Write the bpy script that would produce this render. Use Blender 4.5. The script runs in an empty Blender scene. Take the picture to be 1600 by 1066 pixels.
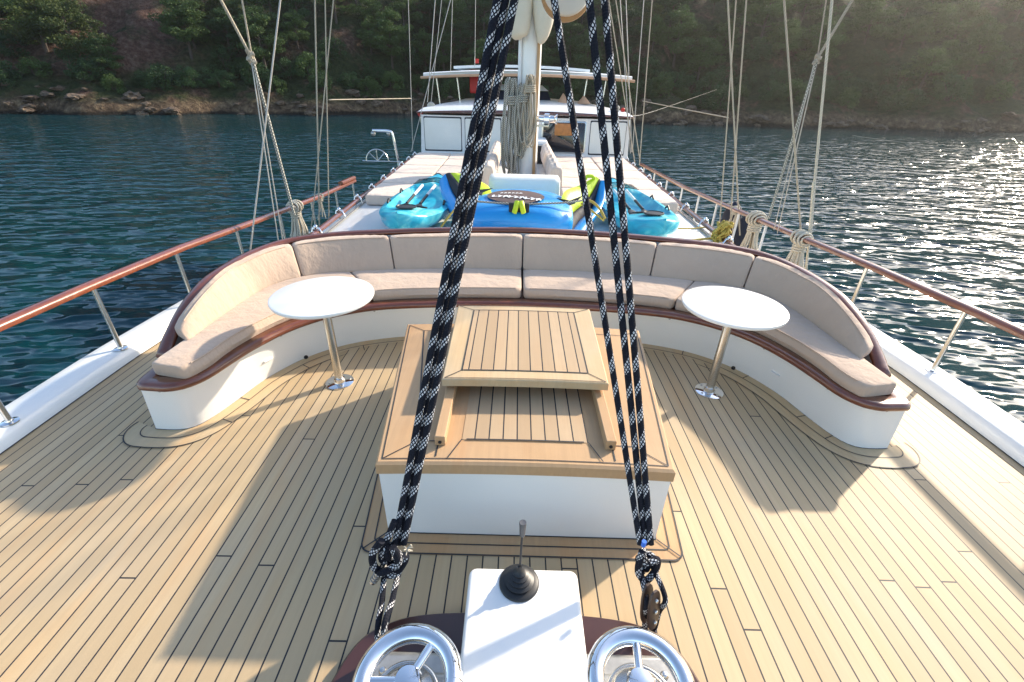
import bpy, bmesh, math, random
import numpy as np
from mathutils import Vector, Matrix
random.seed(7)
R = math.radians
scene = bpy.context.scene
C = scene.collection

# ------------------------------------------------------------------ camera
CAM_H, FPX, PITCH, ROLL, YAW = 1.905, 711.0, R(29.5), 0.026, -0.0015
_f = Vector((math.sin(YAW)*math.cos(PITCH), math.cos(YAW)*math.cos(PITCH), -math.sin(PITCH)))
_r0 = Vector((math.cos(YAW), -math.sin(YAW), 0)); _u0 = _r0.cross(_f)
_c, _s = math.cos(ROLL), math.sin(ROLL)
CR = _r0*_c + _u0*_s; CU = -_r0*_s + _u0*_c
cam_data = bpy.data.cameras.new('camera'); cam = bpy.data.objects.new('camera', cam_data); C.objects.link(cam)
cam_data.sensor_width = 36; cam_data.lens = 36*FPX/1600; cam_data.clip_end = 2000; cam_data.clip_start = .05
cam.matrix_world = Matrix(((CR.x, CU.x, -_f.x, 0), (CR.y, CU.y, -_f.y, 0), (CR.z, CU.z, -_f.z, CAM_H), (0, 0, 0, 1)))
scene.camera = cam
# ------------------------------------------------------------------ light
SUN_EL, SAX, SAY = R(27.0), 0.79, 0.613     # horizontal direction towards the sun
world = bpy.data.worlds.new("World"); scene.world = world; world.use_nodes = True
wn = world.node_tree; wn.nodes.clear()
sky = wn.nodes.new('ShaderNodeTexSky'); sky.sky_type = 'NISHITA'; sky.sun_disc = False
sky.sun_elevation = SUN_EL; sky.sun_rotation = math.atan2(SAX, SAY)
bg = wn.nodes.new('ShaderNodeBackground'); bg.inputs[1].default_value = 0.15
wo = wn.nodes.new('ShaderNodeOutputWorld'); wn.links.new(sky.outputs[0], bg.inputs[0]); wn.links.new(bg.outputs[0], wo.inputs[0])
sl = bpy.data.lights.new('sun', 'SUN'); sl.energy = 3.7; sl.angle = R(1.5); sl.color = (1, .87, .70)
sun = bpy.data.objects.new('sun', sl); C.objects.link(sun)
sd = Vector((SAX*math.cos(SUN_EL), SAY*math.cos(SUN_EL), math.sin(SUN_EL)))
sun.rotation_euler = sd.to_track_quat('Z', 'Y').to_euler()
vs = scene.view_settings; vs.view_transform = 'Standard'; vs.look = 'None'; vs.gamma = 1; vs.exposure = 1.27; vs.use_curve_mapping = False
scene.cycles.max_bounces = 8; scene.cycles.use_denoising = True

# ------------------------------------------------------------------ helpers
def at(px, py, z=0.):
    d = _f + CR*(px-800)/FPX - CU*(py-533)/FPX
    t = (z-CAM_H)/d.z
    return Vector((d.x*t, d.y*t, z))
def aty(px, py, y):
    d = _f + CR*(px-800)/FPX - CU*(py-533)/FPX
    t = y/d.y
    return Vector((d.x*t, y, CAM_H+d.z*t))
CX = .07
def V(*a): return Vector(a)

class MB:
    def __init__(s): s.v = []; s.f = []; s.uv = []; s.m = []
    def add(s, verts, faces, uvs=None, mi=0):
        b = len(s.v); s.v += [tuple(p) for p in verts]
        for k, f in enumerate(faces):
            s.f.append(tuple(i+b for i in f)); s.m.append(mi)
            s.uv.append(uvs[k] if uvs else None)
        return s
    def box(s, c, sz, rz=0, M=None, mi=0):
        x, y, z = sz[0]/2, sz[1]/2, sz[2]/2
        vs_ = [Vector((a*x, b*y, d*z)) for a in (-1, 1) for b in (-1, 1) for d in (-1, 1)]
        M = M or Matrix.Rotation(rz, 3, 'Z')
        vs_ = [M @ p + Vector(c) for p in vs_]
        return s.add(vs_, [(0, 1, 3, 2), (4, 6, 7, 5), (0, 4, 5, 1), (2, 3, 7, 6), (0, 2, 6, 4), (1, 5, 7, 3)], mi=mi)
    def loft(s, rings, closed=True, cap=True, mi=0, uvs=True, vlen=None):
        n = len(rings[0]); vv = [p for r in rings for p in r]; ff = []; uu = []
        L = [0.]
        for k in range(1, len(rings)):
            L.append(L[-1] + (Vector(rings[k][0])-Vector(rings[k-1][0])).length)
        if vlen: L = vlen
        for k in range(len(rings)-1):
            for i in range(n if closed else n-1):
                j = (i+1) % n
                ff.append((k*n+i, k*n+j, (k+1)*n+j, (k+1)*n+i))
                u0, u1 = i/n, (i+1)/n
                uu.append([(u0, L[k]), (u1, L[k]), (u1, L[k+1]), (u0, L[k+1])])
        if cap and closed:
            ff.append(tuple(range(n-1, -1, -1))); uu.append([(.1, 0)]*n)
            o = (len(rings)-1)*n; ff.append(tuple(range(o, o+n))); uu.append([(.1, 0)]*n)
        return s.add(vv, ff, uu, mi)
    def tube(s, path, r, n=10, cap=True, mi=0, ell=None):
        P = [Vector(p) for p in path]; rings = []; N = None; L = [0.]
        for i, p in enumerate(P):
            t = (P[min(i+1, len(P)-1)]-P[max(i-1, 0)])
            t = t.normalized() if t.length > 1e-9 else Vector((0, 0, 1))
            if N is None:
                a = Vector((0, 0, 1)) if abs(t.z) < .9 else Vector((1, 0, 0))
                N = (a - t*a.dot(t)).normalized()
            else:
                N = N - t*N.dot(t)
                N = N.normalized() if N.length > 1e-6 else t.orthogonal().normalized()
            B = t.cross(N); rr = r[i] if isinstance(r, (list, tuple)) else r
            e = ell or (1, 1)
            rings.append([p + (N*math.sin(2*math.pi*k/n)*e[1] + B*math.cos(2*math.pi*k/n)*e[0])*rr for k in range(n)])
            if i: L.append(L[-1]+(P[i]-P[i-1]).length)
        return s.loft(rings, True, cap, mi, vlen=L)
    def cyl(s, a, b, r, r2=None, n=16, mi=0):
        return s.tube([a, b], [r, r if r2 is None else r2], n, True, mi)
    def lathe(s, prof, c, axis=(0, 0, 1), n=24, mi=0):
        q = Vector((0, 0, 1)).rotation_difference(Vector(axis)); c = Vector(c)
        rings = [[c + q @ Vector((max(r, 1e-4)*math.cos(2*math.pi*k/n), max(r, 1e-4)*math.sin(2*math.pi*k/n), z)) for k in range(n)] for r, z in prof]
        return s.loft(rings, True, True, mi)
    def sphere(s, c, r, n=12, mi=0, sc=(1, 1, 1)):
        rings = []
        for i in range(n//2+1):
            a = math.pi*i/(n//2); rr = max(math.sin(a), 1e-3)
            rings.append([Vector(c)+Vector((r*rr*math.cos(2*math.pi*k/n)*sc[0], r*rr*math.sin(2*math.pi*k/n)*sc[1], -r*math.cos(a)*sc[2])) for k in range(n)])
        return s.loft(rings, True, True, mi)
    def sweep(s, path, prof, outs=None, cap=True, mi=0):
        """prof: (o, z) closed list; o measured to the left/outward normal in plan; path has its own z"""
        P = [Vector(p) for p in path]; rings = []
        for i, p in enumerate(P):
            t = (P[min(i+1, len(P)-1)]-P[max(i-1, 0)]); t.z = 0; t.normalize()
            nrm = Vector((-t.y, t.x, 0))
            if outs: nrm = Vector(outs[i])
            rings.append([p + nrm*o + Vector((0, 0, z)) for o, z in prof])
        return s.loft(rings, True, cap, mi)
    def ribbon(s, path, o0, o1, dz=0., mi=0):
        P = [Vector(p) for p in path]; a = []; b = []
        for i, p in enumerate(P):
            t = (P[min(i+1, len(P)-1)]-P[max(i-1, 0)]); t.z = 0; t.normalize(); nrm = Vector((-t.y, t.x, 0))
            a.append(p+nrm*o0+V(0, 0, dz)); b.append(p+nrm*o1+V(0, 0, dz))
        n = len(P); L = 0; uu = []; ff = []
        for i in range(n-1):
            l2 = L+(P[i+1]-P[i]).length
            ff.append((i, n+i, n+i+1, i+1)); uu.append([(0, L), (1, L), (1, l2), (0, l2)]); L = l2
        return s.add(a+b, ff, uu, mi)
    def build(s, name, mat, parent=None, smooth=35, bevel=0, seg=2, sub=0):
        me = bpy.data.meshes.new(name); me.from_pydata(s.v, [], s.f)
        uvl = me.uv_layers.new(name='UVMap'); k = 0
        dat = []
        for f, u in zip(s.f, s.uv):
            for i in range(len(f)):
                dat += list(u[i]) if u else [0, 0]
        uvl.data.foreach_set('uv', dat)
        mats = mat if isinstance(mat, (list, tuple)) else [mat]
        for m in mats: me.materials.append(m)
        me.polygons.foreach_set('material_index', s.m)
        bm = bmesh.new(); bm.from_mesh(me); bmesh.ops.recalc_face_normals(bm, faces=bm.faces); bm.to_mesh(me); bm.free()
        if smooth:
            me.shade_smooth(); me.set_sharp_from_angle(angle=R(smooth))
        me.update()
        o = bpy.data.objects.new(name, me); C.objects.link(o)
        if parent is not None:
            o.parent = parent; o.location = -parent.location
        if bevel:
            b = o.modifiers.new('bevel', 'BEVEL'); b.width = bevel; b.segments = seg; b.limit_method = 'ANGLE'; b.angle_limit = R(40); b.harden_normals = False
        if sub:
            b = o.modifiers.new('sub', 'SUBSURF'); b.levels = sub; b.render_levels = sub
        return o

def child(o, par):       # sub-part of a part: both hold world-space vertices
    o.parent = par; o.location = (0, 0, 0); return o
def thing(name, label, cat, loc=(0, 0, 0), group=None):
    o = bpy.data.objects.new(name, None); C.objects.link(o); o.location = loc; o.empty_display_size = .1
    o['label'] = label; o['category'] = cat
    if group: o['group'] = group
    return o
def tag(o, label, cat, group=None):
    o['label'] = label; o['category'] = cat
    if group: o['group'] = group
    return o
def struct(o): o['kind'] = 'structure'; return o
def dup(root, loc, label, group=None, rz=None):
    r = root.copy(); C.objects.link(r); r.location = loc; r['label'] = label
    if group: r['group'] = group
    if rz is not None: r.rotation_euler = (0, 0, rz)
    for ch in list(root.children):
        c = ch.copy(); C.objects.link(c); c.parent = r
        for g in list(ch.children):
            d = g.copy(); C.objects.link(d); d.parent = c
    return r
def catmull(pts, per=8):
    P = [Vector(p) for p in pts]; out = []
    for i in range(len(P)-1):
        a, b, c, d = P[max(i-1, 0)], P[i], P[i+1], P[min(i+2, len(P)-1)]
        for k in range(per):
            t = k/per
            out.append(.5*((2*b)+(c-a)*t+(2*a-5*b+4*c-d)*t*t+(3*b-a-3*c+d)*t**3))
    out.append(P[-1]); return out
def resample(pts, n):
    P = [Vector(p) for p in pts]; L = [0]
    for i in range(1, len(P)): L.append(L[-1]+(P[i]-P[i-1]).length)
    out = []; j = 0
    for k in range(n):
        s = L[-1]*k/(n-1)
        while j < len(L)-2 and L[j+1] < s: j += 1
        t = (s-L[j])/max(L[j+1]-L[j], 1e-9); out.append(P[j].lerp(P[j+1], min(max(t, 0), 1)))
    return out
def subpath(pts, a, b, n):
    r = resample(pts, 401); i0, i1 = a*400, b*400; out = []
    for k in range(n):
        s = i0+(i1-i0)*k/(n-1); i = min(int(s), 399); out.append(r[i].lerp(r[i+1], s-i))
    return out

# ------------------------------------------------------------------ materials
def newmat(name):
    m = bpy.data.materials.new(name); m.use_nodes = True; nt = m.node_tree
    return m, nt, nt.nodes['Principled BSDF']
class G:    # tiny node-graph helper
    def __init__(s, nt): s.nt = nt
    def n(s, t, **k):
        nd = s.nt.nodes.new(t)
        for a, b in k.items(): setattr(nd, a, b)
        return nd
    def link(s, a, b): s.nt.links.new(a, b)
    def math(s, op, a, b=None, c=None, clamp=False):
        nd = s.n('ShaderNodeMath', operation=op); nd.use_clamp = clamp
        for i, x in enumerate((a, b, c)):
            if x is None: continue
            if isinstance(x, (int, float)): nd.inputs[i].default_value = x
            else: s.link(x, nd.inputs[i])
        return nd.outputs[0]
    def mix(s, f, a, b, typ='MIX'):
        nd = s.n('ShaderNodeMix', data_type='RGBA', blend_type=typ)
        for i, x in ((0, f), (6, a), (7, b)):
            if isinstance(x, (int, float)): nd.inputs[i].default_value = x
            elif isinstance(x, tuple): nd.inputs[i].default_value = (*x[:3], 1)
            else: s.link(x, nd.inputs[i])
        return nd.outputs[2]
    def noise(s, vec, scale, detail=3, rough=.5, dim='3D'):
        nd = s.n('ShaderNodeTexNoise', noise_dimensions=dim); nd.inputs['Scale'].default_value = scale
        nd.inputs['Detail'].default_value = detail; nd.inputs['Roughness'].default_value = rough
        if vec is not None: s.link(vec, nd.inputs['Vector'])
        return nd.outputs[0]
    def ramp(s, f, stops):
        nd = s.n('ShaderNodeValToRGB'); cr = nd.color_ramp
        while len(cr.elements) < len(stops): cr.elements.new(.5)
        for e, (p, c) in zip(cr.elements, stops):
            e.position = p; e.color = (*c[:3], 1) if isinstance(c, tuple) else (c, c, c, 1)
        s.link(f, nd.inputs[0]); return nd.outputs[0]
    def scale(s, vec, sc):
        nd = s.n('ShaderNodeMapping'); nd.inputs['Scale'].default_value = sc; s.link(vec, nd.inputs[0]); return nd.outputs[0]
    def bump(s, h, dist, strength=1., normal=None):
        nd = s.n('ShaderNodeBump'); nd.inputs['Distance'].default_value = dist; nd.inputs['Strength'].default_value = strength
        s.link(h, nd.inputs['Height'])
        if normal is not None: s.link(normal, nd.inputs['Normal'])
        return nd.outputs[0]
    def coord(s, k='Object'):
        return s.n('ShaderNodeTexCoord').outputs[k]

def plain(name, col, rough=.5, metal=0, coat=0, var=.12, vs_=6., bump=0., bs=60., spec=.5):
    m, nt, b = newmat(name); g = G(nt); co = g.coord()
    nz = g.noise(co, vs_, 4, .6)
    dark = tuple(c*(1-var) for c in col); lite = tuple(min(c*(1+var), 1) for c in col)
    g.link(g.mix(nz, dark, lite), b.inputs['Base Color'])
    g.link(g.math('MULTIPLY_ADD', nz, rough*.3, rough*.85), b.inputs['Roughness'])
    b.inputs['Metallic'].default_value = metal; b.inputs['Coat Weight'].default_value = coat; b.inputs['Coat Roughness'].default_value = .08
    b.inputs['Specular IOR Level'].default_value = spec
    if bump: g.link(g.bump(g.noise(co, bs, 3), bump), b.inputs['Normal'])
    return m

def teak(name, spacing=0.0, x0=0., axis=0, caulk=.0033, base=(.56, .415, .237), butt=6.5, weather=1.):
    m, nt, b = newmat(name); g = G(nt); co = g.coord()
    sp = g.n('ShaderNodeSeparateXYZ'); g.link(co, sp.inputs[0])
    a, l = (sp.outputs[0], sp.outputs[1]) if axis == 0 else (sp.outputs[1], sp.outputs[0])
    gr = g.scale(co, (60, 2.2, 20) if axis == 0 else (2.2, 60, 20))
    grain = g.noise(gr, 1.0, 5, .65); blot = g.noise(co, 1.3, 4, .6); blot2 = g.noise(g.scale(co, (7, 1.2, 4) if axis == 0 else (1.2, 7, 4)), 1., 3)
    dark = tuple(c*.80 for c in base); lite = tuple(min(c*1.14, 1) for c in base)
    col = g.mix(grain, dark, lite)
    grey = g.mix(g.math('MULTIPLY', g.math('SUBTRACT', blot, .38, clamp=True), 1.6*weather, clamp=True), col, (.40, .345, .27))
    warm = g.mix(g.math('MULTIPLY', g.math('SUBTRACT', blot2, .5, clamp=True), 1.8, clamp=True), grey, (base[0]*1.0, base[1]*.78, base[2]*.60))
    st_ = g.noise(co, .55, 6, .7); warm = g.mix(g.math('MULTIPLY', g.math('SUBTRACT', st_, .52, clamp=True), 2.2, clamp=True), warm, (base[0]*.62, base[1]*.64, base[2]*.66))
    h = grain
    if spacing:
        u = g.math('DIVIDE', g.math('SUBTRACT', a, x0), spacing)
        idn = g.math('FLOOR', u); fr = g.math('FRACT', u)
        wn_ = g.n('ShaderNodeTexWhiteNoise', noise_dimensions='1D'); g.link(idn, wn_.inputs['W'])
        hsh = wn_.outputs['Value']
        seam = g.math('GREATER_THAN', g.math('ABSOLUTE', g.math('SUBTRACT', fr, .5)), .5-caulk/spacing)
        v = g.math('ADD', g.math('DIVIDE', l, butt), g.math('MULTIPLY', hsh, 7.31))
        wn2 = g.n('ShaderNodeTexWhiteNoise', noise_dimensions='2D')
        cb = g.n('ShaderNodeCombineXYZ'); g.link(idn, cb.inputs[0]); g.link(g.math('FLOOR', v), cb.inputs[1]); g.link(cb.outputs[0], wn2.inputs['Vector'])
        tone = wn2.outputs['Value']
        warm = g.mix(g.math('MULTIPLY_ADD', tone, .72, 0), warm, (base[0]*.74, base[1]*.72, base[2]*.70))
        if butt < 50:
            s2 = g.math('LESS_THAN', g.math('FRACT', v), caulk*2.2/butt); seam = g.math('MAXIMUM', seam, s2)
        warm = g.mix(seam, warm, (.022, .024, .028))
        h = g.math('SUBTRACT', g.math('MULTIPLY', grain, .25), seam)
    g.link(warm, b.inputs['Base Color']); b.inputs['Roughness'].default_value = .62
    b.inputs['Specular IOR Level'].default_value = .35
    g.link(g.bump(h, .0012, .6), b.inputs['Normal'])
    return m

M = {}
M['deck'] = teak('teak_deck', .072, .034)
M['teak'] = teak('teak_plain')
M['teakw'] = teak('teak_warm', base=(.50, .31, .155), weather=.4)
M['lidp'] = teak('teak_lid_planks', .065, CX-.037, butt=500, caulk=.0032, base=(.52, .37, .22), weather=.6)
M['caulk'] = plain('caulk', (.025, .027, .03), .6)
M['white'] = plain('white_gelcoat', (.78, .78, .75), .35, coat=.3, var=.035, vs_=2.5, bump=.002, bs=3)
M['white2'] = plain('white_paint', (.76, .765, .75), .45, var=.05, vs_=4)
M['chrome'] = plain('polished_steel', (.80, .80, .80), .07, metal=1, var=.03)
M['steel'] = plain('brushed_steel', (.62, .61, .58), .25, metal=1, var=.1, vs_=20)
M['dull'] = plain('weathered_steel', (.42, .41, .38), .42, metal=.8, var=.45, vs_=14)
M['black'] = plain('black_rubber', (.018, .018, .018), .45, var=.2)
M['navy'] = plain('navy_canvas', (.01, .014, .03), .75, var=.3)
M['brownblk'] = plain('brown_block', (.05, .03, .022), .4, var=.2)
M['tanrope'] = None
M['canvas'] = plain('cream_canvas', (.62, .56, .44), .85, var=.08, vs_=5, bump=.01, bs=9)
M['red'] = plain('red_plastic', (.5, .02, .015), .45)
M['dark'] = plain('dark_recess', (.012, .012, .013), .7)
M['blue'] = plain('blue_vinyl', (.006, .28, .68), .4, coat=.4, var=.12, vs_=3, bump=.012, bs=7)
M['cyan'] = None
M['lime'] = plain('lime_vinyl', (.56, .70, .02), .45, var=.08, bump=.006, bs=12)
M['blackv'] = plain('black_vinyl', (.02, .022, .027), .75, var=.2, bump=.004, bs=14)
M['yrope'] = plain('yellow_rope', (.42, .31, .06), .8, var=.6, vs_=60)
M['earthbrown'] = plain('brown_patch', (.12, .075, .06), .55)
M['padwhite'] = plain('white_vinyl_pad', (.74, .74, .69), .5, var=.05, bump=.01, bs=5)
M['tan'] = plain('tan_cloth', (.55, .33, .2), .85)
M['orange_refl'] = plain('orange_reflection_paint', (.45, .18, .05), .5, var=.5, vs_=12)  # mottled orange colour standing in for a reflection in the window glass

def varnish(nm='varnished_mahogany', k=1.):
    m, nt, b = newmat(nm); g = G(nt); co = g.coord()
    n1 = g.noise(g.scale(co, (9, 9, 40)), 1.4, 6, .65); n2 = g.noise(co, 2., 3)
    c = g.ramp(n1, [(.25, (.05*k, .011*k, .005)), (.5, (.14*k, .034*k, .011)), (.75, (.24*k, .07*k, .022))])
    g.link(g.mix(n2, c, (.12*k, .026*k, .009)), b.inputs['Base Color'])
    b.inputs['Roughness'].default_value = .35; b.inputs['Coat Weight'].default_value = .9; b.inputs['Coat Roughness'].default_value = .1
    g.link(g.bump(n1, .0015), b.inputs['Normal'])
    return m
M['varnish'] = varnish()
M['railv'] = varnish('varnished_rail', 1.3)

def fabric(name, col, wr=.02):
    m, nt, b = newmat(name); g = G(nt); co = g.coord()
    n1 = g.noise(co, 3.2, 5, .6); n2 = g.noise(g.scale(co, (9, 9, 3)), 1., 3, .6); w = g.noise(co, 420, 2)
    c = g.mix(n1, tuple(x*.86 for x in col), tuple(x*1.12 for x in col))
    g.link(c, b.inputs['Base Color']); b.inputs['Roughness'].default_value = .92; b.inputs['Sheen Weight'].default_value = .25
    b.inputs['Specular IOR Level'].default_value = .2
    bp = g.bump(g.math('ADD', n1, n2), wr, .6); g.link(g.bump(w, .0012, .5, bp), b.inputs['Normal'])
    return m
M['fabric'] = fabric('taupe_cushion', (.49, .365, .27), .022)
M['mattress'] = fabric('beige_mattress', (.58, .47, .385), .03)

def braid(name, dark, lite, cells, band=.34, cell=None, helix=1., pitch=.075, rad=.014):
    m, nt, b = newmat(name); g = G(nt); uv = g.coord('UV')
    sp = g.n('ShaderNodeSeparateXYZ'); g.link(uv, sp.inputs[0])
    per = cell or (2*math.pi*rad/cells)
    a = g.math('MULTIPLY', sp.outputs[0], cells); c = g.math('DIVIDE', sp.outputs[1], per*1.25)
    p = g.math('ADD', a, c); q = g.math('SUBTRACT', c, a)
    fa = g.math('ABSOLUTE', g.math('SUBTRACT', g.math('FRACT', g.math('MULTIPLY', p, .5)), .5))
    fb = g.math('ABSOLUTE', g.math('SUBTRACT', g.math('FRACT', g.math('MULTIPLY', q, .5)), .5))
    dot = g.math('MULTIPLY', g.math('GREATER_THAN', fa, .19), g.math('GREATER_THAN', fb, .19))
    jit = g.math('MULTIPLY', g.noise(g.scale(uv, (.3, 9, 1)), 1., 2), .55)
    hel = g.math('FRACT', g.math('ADD', jit, g.math('ADD', g.math('DIVIDE', sp.outputs[1], pitch), g.math('MULTIPLY', sp.outputs[0], helix))))
    msk = g.math('MULTIPLY', dot, g.math('LESS_THAN', hel, band))
    nz = g.noise(uv, 40, 2)
    g.link(g.mix(msk, g.mix(nz, dark, tuple(x*1.8 for x in dark)), lite), b.inputs['Base Color'])
    b.inputs['Roughness'].default_value = .85; b.inputs['Specular IOR Level'].default_value = .2
    hh = g.math('MULTIPLY', g.math('SINE', g.math('MULTIPLY', p, math.pi)), g.math('SINE', g.math('MULTIPLY', q, math.pi)))
    g.link(g.bump(g.math('ADD', hh, msk), .0015, .8), b.inputs['Normal'])
    return m
M['rope'] = braid('black_white_braid', (.008, .009, .014), (.66, .66, .66), 12, band=.42, pitch=.098, rad=.0145)
M['rope_fine'] = braid('grey_fleck_braid', (.13, .125, .105), (.58, .55, .47), 6, band=1.1, pitch=.05, rad=.012)
def laid(name, col):
    m, nt, b = newmat(name); g = G(nt); uv = g.coord('UV')
    sp = g.n('ShaderNodeSeparateXYZ'); g.link(uv, sp.inputs[0])
    w = g.math('SINE', g.math('ADD', g.math('MULTIPLY', sp.outputs[0], 6.283*3), g.math('MULTIPLY', sp.outputs[1], 6.283/.03)))
    w01 = g.math('MULTIPLY_ADD', w, .5, .5); nz = g.noise(g.coord(), 5, 3)
    c = g.mix(w01, tuple(x*.6 for x in col), col); c = g.mix(nz, c, tuple(x*.75 for x in col))
    g.link(c, b.inputs['Base Color']); b.inputs['Roughness'].default_value = .85
    g.link(g.bump(w01, .002), b.inputs['Normal']); return m
M['tanrope'] = laid('laid_tan_rope', (.52, .45, .34))
M['creamrope'] = laid('laid_cream_rope', (.68, .61, .48))
M['stay'] = plain('wire_stay', (.42, .39, .35), .4, metal=.3, var=.2)

def swirl():
    m, nt, b = newmat('kayak_plastic'); g = G(nt); co = g.coord()
    nd = g.n('ShaderNodeTexNoise'); nd.inputs['Scale'].default_value = 1.6; nd.inputs['Detail'].default_value = 3; nd.inputs['Distortion'].default_value = 1.6
    g.link(g.scale(co, (2.2, .9, 2.2)), nd.inputs['Vector'])
    c = g.ramp(nd.outputs[0], [(.30, (.005, .27, .42)), (.50, (.02, .40, .54)), (.62, (.12, .56, .63)), (.74, (.42, .74, .74))])
    g.link(c, b.inputs['Base Color']); b.inputs['Roughness'].default_value = .35
    return m
M['cyan'] = swirl()

# ------------------------------------------------------------------ terrain, water
def water():
    m, nt, b = newmat('sea'); g = G(nt); co = g.coord()
    sp = g.n('ShaderNodeSeparateXYZ'); g.link(co, sp.inputs[0])
    s1 = g.noise(g.scale(co, (.5, 1.0, 1)), 1.3, 1.8, .5); s2 = g.noise(g.scale(co, (1.4, 2.6, 1)), 1.3, 1, .5)
    s3 = g.noise(g.scale(co, (.05, .09, 1)), 1., 2)
    b.inputs['Base Color'].default_value = (.002, .018, .028, 1)
    b.inputs['Roughness'].default_value = .10; b.inputs['IOR'].default_value = 1.33
    h = g.math('ADD', g.math('POWER', g.math('MULTIPLY', s1, 1.55), 3.2), g.math('MULTIPLY', g.math('POWER', g.math('MULTIPLY', s2, 1.5), 2.5), .22))
    gust = g.math('MULTIPLY_ADD', s3, 1.1, .15)
    calm = g.math('MULTIPLY_ADD', sp.outputs[1], -.0135, 1.12, clamp=True)
    h = g.math('MULTIPLY', g.math('MULTIPLY', h, gust), calm)
    g.link(g.bump(h, .225, 1.), b.inputs['Normal'])
    col = g.mix(s3, (.001, .026, .027), (.002, .036, .052)); g.link(col, b.inputs['Base Color'])
    return m
SEA = -2.2
mb = MB(); mb.add([(-173, -95, SEA), (173, -95, SEA), (173, 120, SEA), (-173, 120, SEA)], [(0, 1, 2, 3)])
struct(mb.build('water', water(), smooth=0))

def shore_y(x):
    xs = [-160, -90, -54, -32, -15, 5, 20, 41, 66, 100, 160]
    ys = [34, 45, 54, 63, 71, 69, 65, 66, 65, 62, 55]
    return float(np.interp(x, xs, ys)) + 1.1*math.sin(x*.31)+.7*math.sin(x*.83+1)
def hn(x, y, s, seed=0):
    from mathutils import noise
    return noise.fractal(Vector((x*s, y*s, seed)), 1., 2.1, 5)
def hill_z(x, y):
    d = y-shore_y(x)
    if d < 0: return SEA+d*.35
    z = SEA + 1.5*(1-math.exp(-d*.9)) + .30*min(d, 12) + max(0, min(d-7, 70))*.62 + max(0, d-77)*.12
    return z + min(1, d/6)*(hn(x, y, .06)*2.6+hn(x, y, .25, 5)*.8) + hn(x, y, 1.1, 9)*.25
def hill_mat():
    m, nt, b = newmat('hillside'); g = G(nt); co = g.coord()
    sp = g.n('ShaderNodeSeparateXYZ'); g.link(co, sp.inputs[0])
    n1 = g.noise(co, .25, 8, .65); n2 = g.noise(co, 1.6, 6, .7); n3 = g.noise(co, .07, 4, .6)
    soil = g.ramp(n2, [(.3, (.035, .019, .013)), (.5, (.095, .052, .037)), (.7, (.19, .12, .09))])
    scrub = g.ramp(n2, [(.3, (.012, .022, .008)), (.6, (.04, .055, .02)), (.8, (.09, .07, .04))])
    c = g.mix(g.math('MULTIPLY', g.math('SUBTRACT', n1, .5, clamp=True), 6, clamp=True), scrub, soil)
    pt = g.math('SUBTRACT', 1., g.math('DIVIDE', g.math('ABSOLUTE', g.math('ADD', sp.outputs[0], 52.)), 12.), clamp=True)
    pt = g.math('MULTIPLY', g.math('MULTIPLY', g.math('MULTIPLY', pt, 2.), g.math('MULTIPLY_ADD', n1, 5., -1.7, clamp=True), clamp=True), g.math('SUBTRACT', g.math('MULTIPLY', sp.outputs[2], .5), .4, clamp=True))
    earth = g.ramp(n2, [(.3, (.05, .028, .02)), (.5, (.12, .066, .048)), (.7, (.22, .15, .115))])
    c = g.mix(pt, c, earth)
    hz = g.math('ADD', sp.outputs[2], g.math('MULTIPLY', n1, 1.4))
    rock = g.ramp(n2, [(.32, (.04, .026, .018)), (.5, (.13, .09, .058)), (.70, (.30, .22, .13))])
    c = g.mix(g.math('MULTIPLY', g.math('SUBTRACT', .35, hz), 1.2, clamp=True), c, rock)
    wet = g.math('MULTIPLY', g.math('SUBTRACT', SEA+1.15, hz), 3.5, clamp=True)
    c = g.mix(wet, c, (.022, .018, .014))
    g.link(c, b.inputs['Base Color']); b.inputs['Roughness'].default_value = .95; b.inputs['Specular IOR Level'].default_value = .15
    g.link(g.bump(g.math('ADD', n2, n1), .9), b.inputs['Normal'])
    return m
nx, ny = 260, 120
xs = np.linspace(-170, 170, nx); ds = np.concatenate([np.linspace(-4, 16, 60), np.linspace(17, 130, 60)])
vv = []; ff = []
for d in ds:
    for x in xs:
        y = shore_y(x)+d; vv.append((x, y, hill_z(x, y)))
for j in range(ny-1):
    for i in range(nx-1):
        a = j*nx+i; ff.append((a, a+1, a+nx+1, a+nx))
mb = MB(); mb.v = vv; mb.f = ff; mb.m = [0]*len(ff); mb.uv = [None]*len(ff)
struct(mb.build('hill', hill_mat(), smooth=180))

# shoreline rocks: each a lumpy stone
def rock_mesh(seed):
    random.seed(seed); bm = bmesh.new(); bmesh.ops.create_icosphere(bm, subdivisions=3, radius=1)
    from mathutils import noise
    for v in bm.verts:
        n = noise.fractal(v.co*1.3+Vector((seed*7, 0, 0)), 1, 2, 4)
        c = noise.cell(v.co*1.7+Vector((seed, 3, 1)))
        v.co *= 1+.35*n+.22*c; v.co.z *= .62
    me = bpy.data.meshes.new('shore_rock'); bm.to_mesh(me); bm.free(); me.shade_smooth(); me.set_sharp_from_angle(angle=R(28))
    return me
def rockmat():
    m, nt, b = newmat('shore_rock'); g = G(nt); co = g.coord(); n = g.noise(co, 1.6, 7, .7)
    gi = g.n('ShaderNodeObjectInfo')
    c = g.ramp(n, [(.3, (.04, .028, .02)), (.5, (.15, .105, .07)), (.7, (.30, .23, .15))])
    c = g.mix(g.math('MULTIPLY', gi.outputs['Random'], .6), c, (.11, .075, .055))
    g.link(c, b.inputs['Base Color']); b.inputs['Roughness'].default_value = .9; g.link(g.bump(n, .5), b.inputs['Normal']); return m
rm = rockmat(); rocks = [rock_mesh(i) for i in range(6)]
for me in rocks: me.materials.append(rm)
random.seed(11)
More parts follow.
